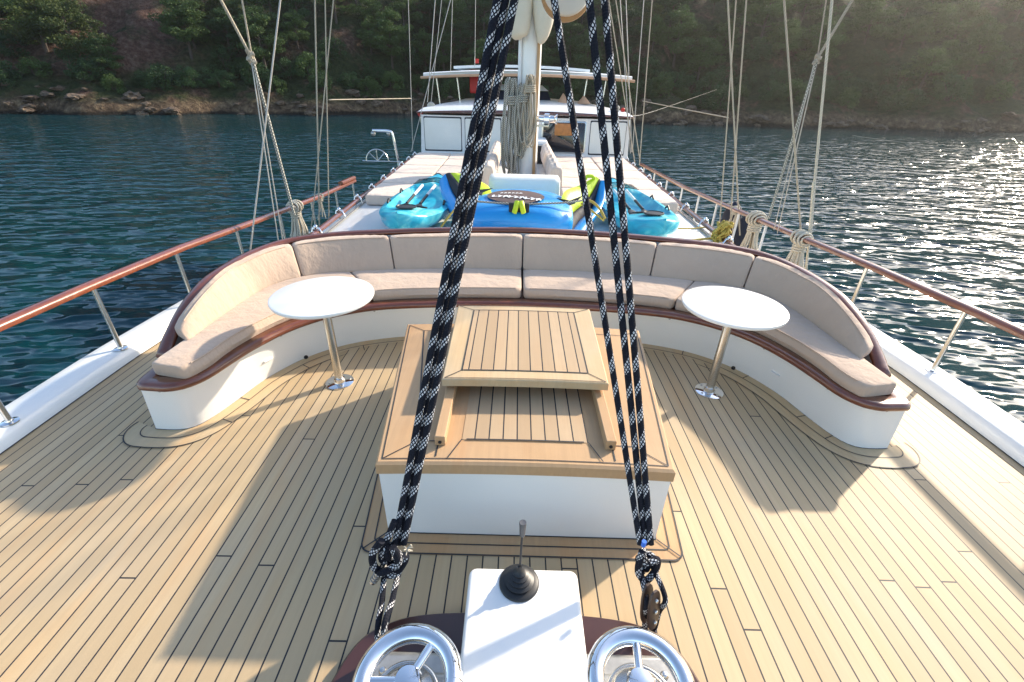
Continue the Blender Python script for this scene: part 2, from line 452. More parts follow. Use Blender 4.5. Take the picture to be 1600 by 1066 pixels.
for i in range(150):
    x = random.uniform(-75, 88); y = shore_y(x)+random.choice([random.uniform(-.2, 1.0), random.uniform(.6, 3.5)])
    s = random.uniform(.25, .7)*(1.4 if random.random() < .12 else 1)
    o = bpy.data.objects.new('shore_rock', random.choice(rocks)); C.objects.link(o)
    o.location = (x, y, hill_z(x, y)+s*.12); o.scale = (s*random.uniform(.9, 1.7), s, s*random.uniform(.6, 1.1)); o.rotation_euler = (0, 0, random.uniform(0, 6.28))
    side = 'beyond the port railing, left of the cabin' if x < -15 else ('behind the mast and cabin' if x < 16 else 'beyond the starboard railing, right of the cabin')
    tag(o, 'weathered ochre rock at the waterline ' + side, 'rock', 'rocks along the shoreline ' + side)

# trees ------------------------------------------------------------
def leafmat(name, c1, c2, c3):
    m, nt, b = newmat(name); g = G(nt); co = g.coord(); gi = g.n('ShaderNodeObjectInfo')
    n = g.noise(co, 1.1, 3, .6); n2 = g.noise(co, 9, 2)
    c = g.mix(g.math('MULTIPLY_ADD', n, 2.2, -.6, clamp=True), c1, c2)
    c = g.mix(g.math('MULTIPLY_ADD', n2, 1.6, -.4, clamp=True), c, c3)
    c = g.mix(g.math('MULTIPLY', gi.outputs['Random'], .45), c, (.03, .045, .02))
    g.link(c, b.inputs['Base Color']); b.inputs['Roughness'].default_value = .7; b.inputs['Specular IOR Level'].default_value = .2
    b.inputs['Transmission Weight'].default_value = 0
    tr = g.n('ShaderNodeBsdfTranslucent'); g.link(c, tr.inputs[0]); ms = g.n('ShaderNodeMixShader'); ms.inputs[0].default_value = .2
    out = [x for x in nt.nodes if x.type == 'OUTPUT_MATERIAL'][0]
    g.link(b.outputs[0], ms.inputs[1]); g.link(tr.outputs[0], ms.inputs[2]); g.link(ms.outputs[0], out.inputs[0])
    return m
LM = [leafmat('pine_needles', (.026, .068, .018), (.06, .12, .032), (.11, .16, .045)),
      leafmat('dark_foliage', (.018, .052, .020), (.040, .092, .032), (.065, .115, .04)),
      leafmat('light_foliage', (.03, .055, .012), (.075, .11, .025), (.11, .13, .04))]
BARK = plain('bark', (.06, .045, .035), .9, var=.4, vs_=8, bump=.05, bs=9)
def crown_mesh(rng, clumps, nleaf, leaf):
    """clumps: (centre, radii); small quads tangled through each clump's shell"""
    P = []
    for (c, rr) in clumps:
        k = int(nleaf*(rr[0]*rr[1])**.5/1.2)
        d = rng.normal(size=(k, 3)); d /= np.linalg.norm(d, axis=1)[:, None]
        rad = rng.uniform(.25, 1.0, k)**.45
        lump = 1+.22*np.sin(d[:, 0]*5+c[0])*np.cos(d[:, 1]*6+c[1]*3)
        p = np.array(c)+d*rad[:, None]*lump[:, None]*np.array(rr)
        P.append(p)
    P = np.concatenate(P); n = len(P)
    a = rng.normal(size=(n, 3)); a /= np.linalg.norm(a, axis=1)[:, None]; a[:, 2] *= .55
    b = np.cross(a, rng.normal(size=(n, 3))); b /= np.linalg.norm(b, axis=1)[:, None]
    s = leaf*rng.uniform(.5, 1.35, n)[:, None]; s2 = s*rng.uniform(.35, .7, n)[:, None]
    q = np.stack([P-a*s-b*s2*.4, P+b*s2-a*s*.1, P+a*s, P-b*s2], 1).reshape(-1, 3)
    me = bpy.data.meshes.new('crown'); me.vertices.add(4*n); me.vertices.foreach_set('co', q.ravel())
    me.loops.add(4*n); me.loops.foreach_set('vertex_index', np.arange(4*n)); me.polygons.add(n)
    me.polygons.foreach_set('loop_start', np.arange(0, 4*n, 4)); me.update(); me.validate()
    return me
def make_tree(seed, h, spread, lm, kind):
    rng = np.random.default_rng(seed); rnd = random.Random(seed)
    clumps = []; tb = MB()
    lean = V(rnd.uniform(-.5, .5), rnd.uniform(-.3, .3), 0)
    if kind == 'pine':
        path = [V(0, 0, -.6), lean*.3+V(0, 0, h*.3), lean+V(0, 0, h*.62), lean*1.4+V(0, 0, h*.92)]
        path = catmull(path, 4); tb.tube(path, [max(.19*(1-i/len(path)*.8), .03) for i in range(len(path))], 7)
        nb = 13
        for k in range(nb):
            t = .32+.62*k/nb; base = path[int(t*(len(path)-1))]; ang = k*2.4+rnd.uniform(-.5, .5)
            reach = spread*(1.05-.65*abs(t-.45)*1.5)*rnd.uniform(.55, 1.05)
            end = base+V(math.cos(ang)*reach, math.sin(ang)*reach, h*.10*rnd.uniform(.2, 1.4))
            tb.tube([base, base.lerp(end, .55)+V(0, 0, .12), end], [.07, .045, .02], 5)
            for q in range(3):
                pp = base.lerp(end, .5+.28*q); rr = rnd.uniform(.5, .95)*spread/2.6
                clumps.append(((pp.x+rnd.uniform(-.3, .3), pp.y+rnd.uniform(-.3, .3), pp.z+rnd.uniform(0, .35)), (rr*1.15, rr*1.15, rr*.55)))
        e = path[-1]; clumps.append(((e.x, e.y, e.z), (.7, .7, .6)))
    else:
        for st in range(4):
            a = st*1.6+rnd.uniform(-.4, .4); e = V(math.cos(a)*spread*.45, math.sin(a)*spread*.45, h*.6)
            tb.tube([V(0, 0, -.4), e*.4+V(0, 0, h*.08), e], [.11, .07, .03], 6)
        for k in range(26):
            a = rnd.uniform(0, 6.28); r_ = spread*math.sqrt(rnd.random())*.85; z = h*rnd.uniform(.12, .9)*(1-.45*(r_/spread)**2)
            rr = rnd.uniform(.4, .8)*spread/2.2
            clumps.append(((math.cos(a)*r_, math.sin(a)*r_, z), (rr, rr, rr*.8)))
    cm = crown_mesh(rng, clumps, 300 if kind == 'pine' else 340, .115 if kind == 'pine' else .105)
    cm.materials.append(lm)
    return tb, cm
protos = []
for i, (kd, h, sp_, li) in enumerate([('pine', 6.6, 2.6, 0), ('pine', 5.4, 2.9, 0), ('pine', 7.6, 2.7, 1), ('pine', 4.8, 2.5, 2), ('bush', 2.9, 2.0, 1), ('bush', 2.2, 1.8, 0), ('bush', 3.5, 2.2, 1)]):
    tb, cm = make_tree(40+i, h, sp_, LM[li], kd)
    nm = 'pine_tree' if kd == 'pine' else 'shrub'
    root = thing(nm, 'tree', 'tree'); tr = tb.build('trunk' if kd == 'pine' else 'stem', BARK, root)
    cr = bpy.data.objects.new('crown' if kd == 'pine' else 'foliage', cm); C.objects.link(cr); cr.parent = root
    protos.append((root, kd, [False], ['dark green pine', 'spreading mid green pine', 'tall dark pine', 'yellow green pine', 'rounded dark shrub', 'low green shrub', 'dense dark shrub'][i]))
def region(x):
    return 'beyond the port railing' if x < -14 else ('behind the mast and canopy' if x < 16 else 'beyond the starboard railing')
def plant(k, x, y, s):
    root, kd, used, desc = protos[k]; z = hill_z(x, y)-.25
    lab = f'{desc} on the hillside {region(x)}'
    grp = ('pines' if kd == 'pine' else 'shrubs') + ' on the hillside ' + region(x)+', '+desc
    if not used[0]:
        o = root; used[0] = True; o.location = (x, y, z)
        for ch in o.children: ch.location = (0, 0, 0)
    else:
        o = dup(root, (x, y, z), lab, grp)
    o.scale = (s, s, s*random.uniform(.85, 1.15)); o.rotation_euler = (0, 0, random.uniform(0, 6.28))
    o['label'] = lab; o['category'] = 'tree' if kd == 'pine' else 'shrub'; o['group'] = grp
random.seed(5)
cnt = 0
def bare(x, d):    # open soil and rock patches the photo shows
    return (-60-(d-10)*.3 < x < -43-(d-10)*.3 and 7 < d < 24 and random.random() < .85) or (hn(x, d, .09, 33) > .35 and random.random() < .3)
for row, (d, step, ks) in enumerate([(4.8, 2.6, (4, 5, 6)), (8.2, 3.0, (4, 6, 0, 6)), (11, 3.5, (0, 1, 2, 4)), (15.5, 3.9, (0, 1, 2, 3)), (21, 4.6, (0, 2, 1)), (29, 6.0, (2, 0))]):
    x = -86.
    while x < 100:
        x += step*random.uniform(.65, 1.35)
        dd = d+random.uniform(-1.8, 1.8)
        if x < -84-row or x > 66+row*4: continue
        if bare(x, dd): continue
        plant(random.choice(ks), x, shore_y(x)+dd, random.uniform(.7, 1.15)); cnt += 1
plant(3, -52.0, shore_y(-52)+6.5, 1.15); plant(3, -56, shore_y(-56)+9, 1.3); plant(3, -60.5, shore_y(-60)+13, 1.35); plant(3, -58.5, shore_y(-58)+17, 1.3); plant(0, -49, shore_y(-49)+7, .8)
for root, kd, used, _ in protos:
    if not used[0]: plant([p[0] for p in protos].index(root), -30, shore_y(-30)+9, 1)
print('trees', cnt)

# ------------------------------------------------------------------ the boat: hull and deck
def dz(y):   # sheer: the deck falls away aft of the sofa
    return float(np.interp(y, [-3, 3, 4, 5.2, 7.3, 9, 12.6, 20], [0, 0, -.04, -.12, -.24, -.33, -.40, -.42]))
def deckz(x, y): return dz(y)-.006*(x-CX)**2
def halfw(y):  return 3.07 if y > 1.6 else 3.07*math.sqrt(max(1-((1.6-y)/5.2)**2.2, 0.001))
ys = list(np.linspace(-3.4, 1.6, 14))+list(np.linspace(1.9, 4.5, 12))+list(np.linspace(5, 18, 20))
vv = []; NX = 12
for y in ys:
    for i in range(NX+1):
        x = CX+halfw(y)*(2*i/NX-1); vv.append((x, y, deckz(x, y)))
ff = [(j*(NX+1)+i, j*(NX+1)+i+1, (j+1)*(NX+1)+i+1, (j+1)*(NX+1)+i) for j in range(len(ys)-1) for i in range(NX)]
mb = MB(); mb.v = vv; mb.f = ff; mb.m = [0]*len(ff); mb.uv = [None]*len(ff)
struct(mb.build('deck', M['deck'], smooth=180))
# hull
hull = thing('hull', 'white wooden boat hull carrying the teak deck above the water', 'hull', (CX, 3, 0))
mb = MB(); rings = []
for y in ys:
    w = halfw(y)+.20; z = dz(y)
    rings.append([V(CX-w, y, z+.02), V(CX-w*.97, y, z-1.2), V(CX-w*.86, y, SEA-.5), V(CX+w*.86, y, SEA-.5), V(CX+w*.97, y, z-1.2), V(CX+w, y, z+.02), V(CX+w-.2, y, z-.06), V(CX-w+.2, y, z-.06)])
mb.loft(rings); mb.build('hull_shell', M['white2'], hull)
for sgn, nm in ((-1, 'port'), (1, 'starboard')):
    mb = MB(); rings = []
    for y in ys:
        x = CX+sgn*(halfw(y)-.01); z = deckz(x, y)
        rings.append([V(x, y, z-.03), V(x, y, z+.012), V(x+sgn*.035, y, z+.074), V(x+sgn*.045, y, z+.082), V(x+sgn*.255, y, z+.084), V(x+sgn*.27, y, z+.076), V(x+sgn*.28, y, z-.05)])
    mb.loft(rings)
    o = tag(mb.build('bulwark', M['white'], smooth=50), 'low white bulwark running along the ' + ('left' if sgn < 0 else 'right') + ' edge of the teak deck', 'bulwark')
    mb = MB(); mb.ribbon([V(CX+sgn*(halfw(y)-.013), y, deckz(CX+sgn*(halfw(y)-.02), y)) for y in ys if y > -2], 0, sgn*.010, .004)
    child(mb.build('waterway_seam', M['caulk']), o)
    for y in ((1.65, 4.1) if sgn < 0 else (2.0, 5.2)):
        mb = MB(); p = V(CX+sgn*(halfw(y)+.012), y, deckz(CX+3*sgn, y)+.052)
        mb.tube([p+V(0, -.05, 0), p+V(0, .05, 0)], .014, 10, ell=(1, .45)); child(mb.build('scupper', M['dull']), o)

# planking borders round the sofa foot --------------------------------
footh = [(2.29, 2.18), (2.20, 2.172), (2.10, 2.18), (2.035, 2.23), (1.985, 2.34), (1.93, 2.52), (1.86, 2.76), (1.70, 3.04), (1.47, 3.26), (1.2, 3.385), (.9, 3.455), (.5, 3.505), (0, 3.53)]
liph = [(2.25, 2.125), (2.15, 2.118), (2.05, 2.12), (1.97, 2.155), (1.905, 2.25), (1.86, 2.42), (1.80, 2.62), (1.68, 2.87), (1.49, 3.08), (1.22, 3.235), (.9, 3.31), (.5, 3.355), (0, 3.375)]
def full(h, zf=None, per=6):
    a = [V(CX-u, y, (zf(u, y) if zf else 0)) for u, y in h]; b = [V(CX+u, y, (zf(u, y) if zf else 0)) for u, y in h[::-1]][1:]
    return catmull(a+b, per)
foot = full(footh, lambda u, y: deckz(CX+u, y)); lip = full(liph, lambda u, y: .35)
lip_z = .35
mb = MB(); mc = MB()
mb.ribbon(foot, .02, -.165, .004); mc.ribbon(foot, -.076, -.082, .0065); mc.ribbon(foot, -.160, -.167, .0065); mc.ribbon(foot, .004, -.006, .0065)
# rounded ends of the border
for s in (-1, 1):
    c0 = V(CX+s*2.29, 2.18, deckz(CX+2.3, 2.18))
    arc = [c0 + V(s*math.sin(a)*1.0, -math.cos(a), 0)*1.0 for a in [0]]
    for (r0, r1, z_, tgt) in ((0, .165, .004, mb), (.076, .082, .0065, mc), (.160, .167, .0065, mc)):
        A = [i*math.pi*.62/12 for i in range(13)]
        P0 = [c0+V(s*math.sin(a)*r0, -math.cos(a)*r0, z_) for a in A]; P1 = [c0+V(s*math.sin(a)*r1, -math.cos(a)*r1, z_) for a in A]
        tgt.add(P0+P1, [(i, i+1, 13+i+1, 13+i) for i in range(12)])
rs = resample(foot, 200)
for k in (12, 19, 36, 54, 72, 88, 112, 128, 146, 164, 181, 188):
    t = (rs[k+1]-rs[k-1]).normalized(); nrm = V(-t.y, t.x, 0); a0, a1 = (0, -.078) if k % 3 else (-.08, -.163)
    p0 = rs[k]+nrm*a0; p1 = rs[k]+nrm*a1; q = t*.003
    mc.add([p0-q+V(0, 0, .0066), p0+q+V(0, 0, .0066), p1+q+V(0, 0, .0066), p1-q+V(0, 0, .0066)], [(0, 1, 2, 3)])
o = struct(mb.build('deck_border', M['teak'], smooth=0)); child(mc.build('caulk_line', M['caulk'], smooth=0), o)

# ------------------------------------------------------------------ sofa
sofa = thing('curved_bench', 'built in horseshoe bench with white base and varnished wood trim on the foredeck', 'bench', (CX, 3.4, 0))
N = 150
F_ = resample(foot, N); L_ = resample(lip, N)
def lipn(i):
    t = (L_[min(i+1, N-1)]-L_[max(i-1, 0)]).normalized(); return V(-t.y, t.x, 0)
# outer (outboard/aft) contour
railh = [(2.27, 2.42, .36), (2.285, 2.55, .43), (2.28, 2.70, .52), (2.27, 2.87, .59), (2.265, 3.1, .632), (2.22, 3.5, .65), (2.06, 3.83, .665), (1.72, 4.01, .68), (1.3, 4.09, .695), (.7, 4.165, .71), (0, 4.19, .72)]
rail = catmull([V(CX-u, y, z) for u, y, z in railh]+[V(CX+u, y, z) for u, y, z in railh[::-1]][1:], 8)
RL = resample(rail, N)
inner = [L_[i]+lipn(i)*.035 for i in range(N)]
mb = MB(); rings = []
for i in range(N):
    rings.append([F_[i]+V(0, 0, -.02), F_[i].lerp(V(inner[i].x, inner[i].y, .33), .5), V(inner[i].x, inner[i].y, .335), V(inner[i].x, inner[i].y, .335)+lipn(i)*.12])
mb.loft(rings, closed=False, cap=False)
# end walls
for idx, s in ((0, -1), (N-1, 1)):
    A = F_[idx]; B = V(inner[idx].x, inner[idx].y, .335)
    Ao = V(CX+s*2.31, 2.5, 0); Bo = V(CX+s*2.235, 2.46, .335)
    mb.add([A+V(0, 0, -.02), B, Bo, Ao], [(0, 1, 2, 3)])
mb.build('base_panel', M['white'], sofa, smooth=50)
# outer wall
mb = MB(); rings = []
for p in RL:
    c = V(CX, 3.0, 0); d = V(p.x-CX, p.y-2.9, 0).normalized()
    rings.append([V(p.x, p.y, deckz(p.x, p.y)-.05)+d*.05, V(p.x, p.y, p.z-.02)+d*.012, V(p.x, p.y, p.z-.02)-d*.02, V(p.x, p.y, .3)-d*.02])
mb.loft(rings, closed=False, cap=False); mb.build('back_wall', M['white'], sofa, smooth=50)
# trim lip: nosing profile; carried round the ends to the back rail
ext = []
e0 = [V(CX-2.20, 2.128, .35), V(CX-2.222, 2.16, .35), V(CX-2.228, 2.30, .35), V(CX-2.25, 2.45, .35)]
e1 = [V(CX+2.20, 2.128, .35), V(CX+2.222, 2.16, .35), V(CX+2.228, 2.30, .35), V(CX+2.25, 2.45, .35)]
path = resample(e0[::-1]+[q.copy() for q in L_[5:-5]]+e1, 230)
prof = [(-.010, -.037), (-.022, -.029), (-.026, -.018), (-.026, .0), (-.012, .012), (.0, .015), (.066, .013), (.074, .008), (.076, -.02), (.04, -.039)]
mb = MB(); mb.sweep(path, prof); mb.build('trim_lip', M['varnish'], sofa, smooth=60)
# seat board (dark varnished) under the cushions
mb = MB(); rings = []
for i in range(N):
    a = inner[i]; b = RL[i]; rings.append([V(a.x, a.y, .338), V(b.x, b.y, .338)])
mb.loft(rings, closed=False, cap=False)
for s in (-1, 1):
    mb.add([V(CX+s*1.93, 2.16, .345), V(CX+s*2.19, 2.14, .345), V(CX+s*2.21, 2.5, .345), V(CX+s*1.86, 2.5, .345)], [(0, 1, 2, 3)])
mb.build('seat_board', M['varnish'], sofa, smooth=0)
# back rail
prof = [(.045*math.cos(a)*(1), .026*math.sin(a)) for a in [2*math.pi*k/12 for k in range(12)]]
mb = MB(); mb.sweep(resample(rail, 220), prof); mb.build('back_rail', M['varnish'], sofa, smooth=80)
for k, s in [(k, s) for s in (-1, 1) for k in (3, 13, 26, 44, 62)]:
    i = k if s < 0 else N-1-k
    p = F_[i].lerp(V(inner[i].x, inner[i].y, .335), .86); n_ = lipn(i)
    mb = MB(); mb.lathe([(.007, 0), (.009, .003), (.005, .006), (.0, .007)], p, -n_, 10); mb.build('screw_cap', M['dull'], sofa)
for s in (-1, 1):
    i = 22 if s < 0 else N-23
    p = F_[i].lerp(V(inner[i].x, inner[i].y, .335), .45); n_ = lipn(i); t = n_.cross(V(0, 0, 1))
    mb = MB(); mb.tube([p-t*.035-n_*.003, p+t*.035-n_*.003], .014, 12, ell=(1.0, .35)); vent = mb.build('vent_cover', M['white2'], sofa, smooth=60)
    mb = MB(); mb.tube([p-t*.028-n_*.0075, p+t*.028-n_*.0075], .006, 8, ell=(1, .4)); child(mb.build('vent_slot', M['dull']), vent)
for s, pp in ((-1, (478, 558)), (1, (1146, 575))):
    p = at(*pp, .02); mb = MB(); n_ = V(-s*.6, -.8, 0).normalized()
    mb.lathe([(.016, 0), (.016, .004), (.009, .005), (.009, -.01)], p, n_, 14); mb.build('drain_hole', M['dark'], sofa)

# cushions
def ring4(c4, r, puff=0.):
    cen = sum(c4, Vector())/4; out = []
    for i in range(4):
        p0, p, p1 = c4[i-1], c4[i], c4[(i+1) % 4]
        a = p+(p0-p).normalized()*min(r, (p0-p).length*.45); b = p+(p1-p).normalized()*min(r, (p1-p).length*.45)
        for t in (0, .33, .67, 1): out.append(a*(1-t)**2+p*2*t*(1-t)+b*t*t)
        m = (p+p1)/2; d = (m-cen); out.append(m+d.normalized()*puff)
    return out
def cushion(name, stations, mat, parent, r=.035, puff=.008, seed=0, seam=True):
    """stations: list of 4-corner sections"""
    n = len(stations); rings = []; rnd = random.Random(seed)
    def scaled(c4, s): 
        cen = sum(c4, Vector())/4; return [cen+(p-cen)*s for p in c4]
    tdir0 = (sum(stations[1], Vector())-sum(stations[0], Vector())).normalized(); tdir1 = (sum(stations[-1], Vector())-sum(stations[-2], Vector())).normalized()
    for k, (off, s) in enumerate(((0, .80), (.004, .90), (.016, .97))):
        rings.append(ring4([p+tdir0*off for p in scaled(stations[0], s)], r*.8, 0))
    for i in range(1, n-1):
        a = i/(n-1); pf = puff*(math.sin(math.pi*a)**.4)+rnd.uniform(-.0022, .0022)
        rings.append(ring4(stations[i], r, pf))
    for off, s in ((.016, .97), (.004, .90), (0, .80)):
        rings.append(ring4([p-tdir1*off for p in scaled(stations[-1], s)], r*.8, 0))
    mb = MB(); mb.loft(rings)
    o = mb.build(name, mat, parent, smooth=70)
    if seam:    # piping along the top front edge
        mp = MB(); pth = [st[3].lerp(sum(st, Vector())/4, .055)+V(0, 0, .003) for st in stations[1:-1]]
        mp.tube(pth, .0038, 6); pp = mp.build('piping', mat, parent); 
        if parent is None: child(pp, o)
    return o
# seat: front path & back path (aligned by normalised arc)
frh = [(1.95, 2.165), (1.90, 2.30), (1.875, 2.5), (1.80, 2.75), (1.655, 3.01), (1.40, 3.21), (1.08, 3.34), (.7, 3.40), (.35, 3.43), (0, 3.44)]
bkh = [(2.19, 2.215), (2.17, 2.5), (2.17, 2.9), (2.14, 3.3), (2.04, 3.6), (1.8, 3.8), (1.43, 3.92), (.95, 3.99), (.5, 4.03), (0, 4.05)]
fr_ = catmull([V(CX-u, y, 0) for u, y in frh], 8); bk_ = catmull([V(CX-u, y, 0) for u, y in bkh], 8)
def seat(seed, a, b, s, label):
    A = subpath(fr_, a, b, 26); B = subpath(bk_, a, b, 26); st = []
    for i in range(26):
        f = A[i]; k = B[i]
        if s > 0: f = V(2*CX-f.x, f.y, 0); k = V(2*CX-k.x, k.y, 0)
        z0, z1 = .354, .444
        c4 = [V(f.x, f.y, z0), V(k.x, k.y, z0), V(k.x, k.y, z1), V(f.x, f.y, z1)]
        c4[3] += (c4[2]-c4[3]).normalized()*.012
        st.append(c4)
    tag(cushion('seat_cushion', st, M['fabric'], None, .032, .012, seed), label, 'cushion', 'taupe seat cushions on the curved bench')
seat(1, 0, .545, -1, 'long taupe seat cushion on the left arm of the curved bench')
seat(2, .548, .997, -1, 'taupe seat cushion left of centre on the curved bench, behind the left round table')
seat(3, 0, .545, 1, 'long taupe seat cushion on the right arm of the curved bench')
seat(4, .548, .997, 1, 'taupe seat cushion right of centre on the curved bench, behind the hatch')
# backs: bottom-front, bottom-back, top-back, top-front
bfh = [(2.11, 2.46), (2.10, 2.8), (2.07, 3.15), (2.00, 3.42), (1.76, 3.64), (1.43, 3.74), (.95, 3.82), (.5, 3.87), (0, 3.89)]
tbh = [(2.255, 2.56), (2.235, 2.9), (2.205, 3.3), (2.13, 3.62), (1.95, 3.84), (1.6, 3.99), (1.1, 4.07), (.6, 4.12), (0, 4.14)]
bf_ = catmull([V(CX-u, y, 0) for u, y in bfh], 8); tb_ = catmull([V(CX-u, y, 0) for u, y in tbh], 8)
def back(seed, a, b, s, label):
    A = subpath(bf_, a, b, 22); B = subpath(tb_, a, b, 22); st = []
    for i in range(22):
        g0 = a+(b-a)*i/21
        f = A[i]; k = B[i]
        if s > 0: f = V(2*CX-f.x, f.y, 0); k = V(2*CX-k.x, k.y, 0)
        ztop = .655+.05*g0-.0 if g0 > .22 else .50+.17*(math.sin(min(g0/.22, 1)*math.pi/2)**.8)
        d = (k-f).normalized(); thick = .105
        bfp = V(f.x, f.y, .435); tbp = V(k.x, k.y, ztop)
        st.append([bfp, bfp+d*thick*1.5, tbp, tbp-d*thick*.95+V(0, 0, .006)])
    tag(cushion('back_cushion', st, M['fabric'], None, .028, .014, seed), label, 'cushion', 'taupe back cushions along the curved bench')
back(11, 0, .383, -1, 'leftmost taupe back cushion, on the left arm of the bench in the sun')
back(12, .386, .632, -1, 'taupe back cushion in the left corner of the curved bench')
back(13, .635, .998, -1, 'wide taupe back cushion just left of the bench centre seam')
back(14, 0, .383, 1, 'rightmost taupe back cushion, on the right arm of the bench')
back(15, .386, .632, 1, 'taupe back cushion in the right corner of the curved bench')
back(16, .635, .998, 1, 'wide taupe back cushion just right of the bench centre seam')

# ------------------------------------------------------------------ tables
def table(x, y, lab):
    t = thing('pedestal_table', lab, 'table', (x, y, 0), 'round white pedestal tables')
    mb = MB(); r = .325
    mb.lathe([(0, .655), (r-.02, .655), (r-.005, .660), (r, .670), (r-.003, .681), (r-.012, .6845), (0, .6850)], (x, y, 0), n=64); mb.build('tabletop', M['white'], t, smooth=50)
    mb = MB(); mb.lathe([(.029, -.02), (.029, .655)], (x, y, 0), n=24); mb.build('post', M['steel'], t, smooth=60)
    z = deckz(x, y)
    mb = MB(); mb.lathe([(.098, z), (.098, z+.006), (.09, z+.009), (.042, z+.012), (.036, z+.04), (.0, z+.04)], (x, y, 0), n=40); b = mb.build('base_plate', M['chrome'], t, smooth=40)
    for k in range(4):
        a = k*math.pi/2+.5; mb = MB(); mb.lathe([(.008, z+.009), (.008, z+.013), (0, z+.015)], (x+.072*math.cos(a), y+.072*math.sin(a), 0), n=8); child(mb.build('bolt', M['dull']), b)
    return t
table(-1.245, 2.71, 'round white table on a steel post standing left of the hatch')
table(1.437, 2.72, 'round white table on a steel post standing right of the hatch')

# ------------------------------------------------------------------ hatch
hatch = thing('deck_hatch', 'white hatch box with teak top in the middle of the foredeck', 'hatch', (CX, 2.1, 0))
def crown(u): return .022*(1-(u/.75)**2)
FW, BW, Y0, Y1, HT = .645, .79, 1.455, 2.76, .455
mb = MB(); rings = []
def hring(z, off=0, cr=False, ins=0):
    pts = []
    for k in range(13): u = (FW-ins)*(2*k/12-1); pts.append(V(CX+u, Y0-off+ins, z+(crown(u) if cr else 0)))
    for k in range(13): u = (BW-ins)*(1-2*k/12); pts.append(V(CX+u, Y1+off-ins, z+(crown(u) if cr else 0)))
    return pts
mb.loft([hring(-.03), hring(.40, cr=True)], cap=False); mb.build('hatch_wall', M['white'], hatch, smooth=30)
# top slab
mb = MB(); rings = [hring(.395, .006, True, -.006), hring(.447, .006, True, -.006), hring(.455, 0, True, .002)]
mb.loft(rings, cap=False)
n = 13; a = rings[-1]
mb.add(a, [(k, k+1, 24-k, 25-k) for k in range(12)])
mb.build('hatch_top', M['teakw'], hatch, smooth=25)
def topz(u): return .455+crown(u)
def strip(mb, p, q, w, z):     # flat caulk line between two plan points, following the crown
    n = 10; p = V(*p, 0); q = V(*q, 0); d = (q-p).normalized(); nn = V(-d.y, d.x, 0)*w/2; A = []; B = []
    for k in range(n+1):
        c = p.lerp(q, k/n); A.append(c+nn); B.append(c-nn)
    vs_ = [V(CX+c.x, c.y, topz(c.x)+z) for c in A+B]
    mb.add(vs_, [(k, k+1, n+2+k, n+1+k) for k in range(n)])
mb = MB(); w = .007; zz = .0025
o1 = .018
hx = lambda y: FW+(BW-FW)*(y-Y0)/(Y1-Y0)
for s in (-1, 1):
    strip(mb, (s*(hx(Y0)-o1), Y0+o1), (s*(hx(Y1)-o1), Y1-o1), .005, zz)
    strip(mb, (s*(hx(Y0)-.15), Y0+.13), (s*(hx(Y1)-.13), Y1-.10), w, zz)
    strip(mb, (s*.395, Y0+.03), (s*.415, Y1-.02), w, zz)
    strip(mb, (s*(hx(Y0)-o1), Y0+o1), (s*(hx(Y0)-.15), Y0+.13), .005, zz)
    strip(mb, (s*(hx(Y0)-.15), Y0+.13), (s*.40, Y0+.13), .005, zz)
    strip(mb, (s*(hx(Y1)-o1), Y1-o1), (s*(hx(Y1)-.13), Y1-.10), .005, zz)
    strip(mb, (s*(hx(Y1)-.13), Y1-.10), (s*.42, Y1-.10), .005, zz)
    strip(mb, (s*.34, Y0+.02), (s*.29, Y0+.14), .005, zz+.003)
strip(mb, (-(FW-o1), Y0+o1), (FW-o1, Y0+o1), .005, zz)
strip(mb, (-.27, Y0+.14), (.27, Y0+.14), w, zz+.003)
hc = mb.build('hatch_caulking', M['caulk'], hatch, smooth=0)
# inner panel of narrow planks
mb = MB()
for k in range(9):
    pass
nst = 12
A = [V(CX+(-.29+.58*k/nst), Y0+.14, topz(-.29+.58*k/nst)+.002) for k in range(nst+1)]
B = [V(CX+(-.29+.58*k/nst), Y1-.1, topz(-.29+.58*k/nst)+.002) for k in range(nst+1)]
mb.add(A+B, [(k, k+1, nst+2+k, nst+1+k) for k in range(nst)]); mb.build('plank_panel', M['lidp'], hatch, smooth=0)
for s in (-1, 1):
    mb = MB(); z = topz(.37)
    mb.box((CX+s*.385, 2.14, z+.026), (.048, 1.17, .052)); rl = mb.build('slide_rail', M['teakw'], hatch, bevel=.004)
    mb = MB(); mb.lathe([(.008, 0), (.008, .004), (.002, .005)], (CX+s*.385, 1.554, z+.022), (0, -1, 0), 10); child(mb.build('plug', M['dark']), rl)
# lid
lid = thing('hatch_lid', 'raised sliding teak lid with dark seams on the hatch', 'lid', (CX, 2.36, .5))
LZ0, LZ1, LW, LY0, LY1 = .530, .572, .425, 1.915, 2.80
mb = MB(); rings = []
for z, ins in ((LZ0, 0), (LZ1-.004, 0), (LZ1, .005)):
    pts = []
    for k in range(13): u = (LW-ins)*(2*k/12-1); pts.append(V(CX+u, LY0+ins, z+crown(u)))
    for k in range(13): u = (LW+.02-ins)*(1-2*k/12); pts.append(V(CX+u, LY1-ins, z+crown(u)))
    rings.append(pts)
mb.loft(rings, cap=False); mb.add(rings[-1], [(k, k+1, 24-k, 25-k) for k in range(12)]); mb.add(rings[0], [(k, k+1, 24-k, 25-k) for k in range(12)])
mb.build('lid_board', M['teak'], lid, smooth=25)
mb = MB(); f_ = .095
A = [V(CX+(-LW+f_+2*(LW-f_)*k/12), LY0+.085, LZ1+crown(-LW+f_+2*(LW-f_)*k/12)+.002) for k in range(13)]
B = [V(CX+(-LW+f_+2*(LW-f_)*k/12), LY1-.075, LZ1+crown(-LW+f_+2*(LW-f_)*k/12)+.002) for k in range(13)]
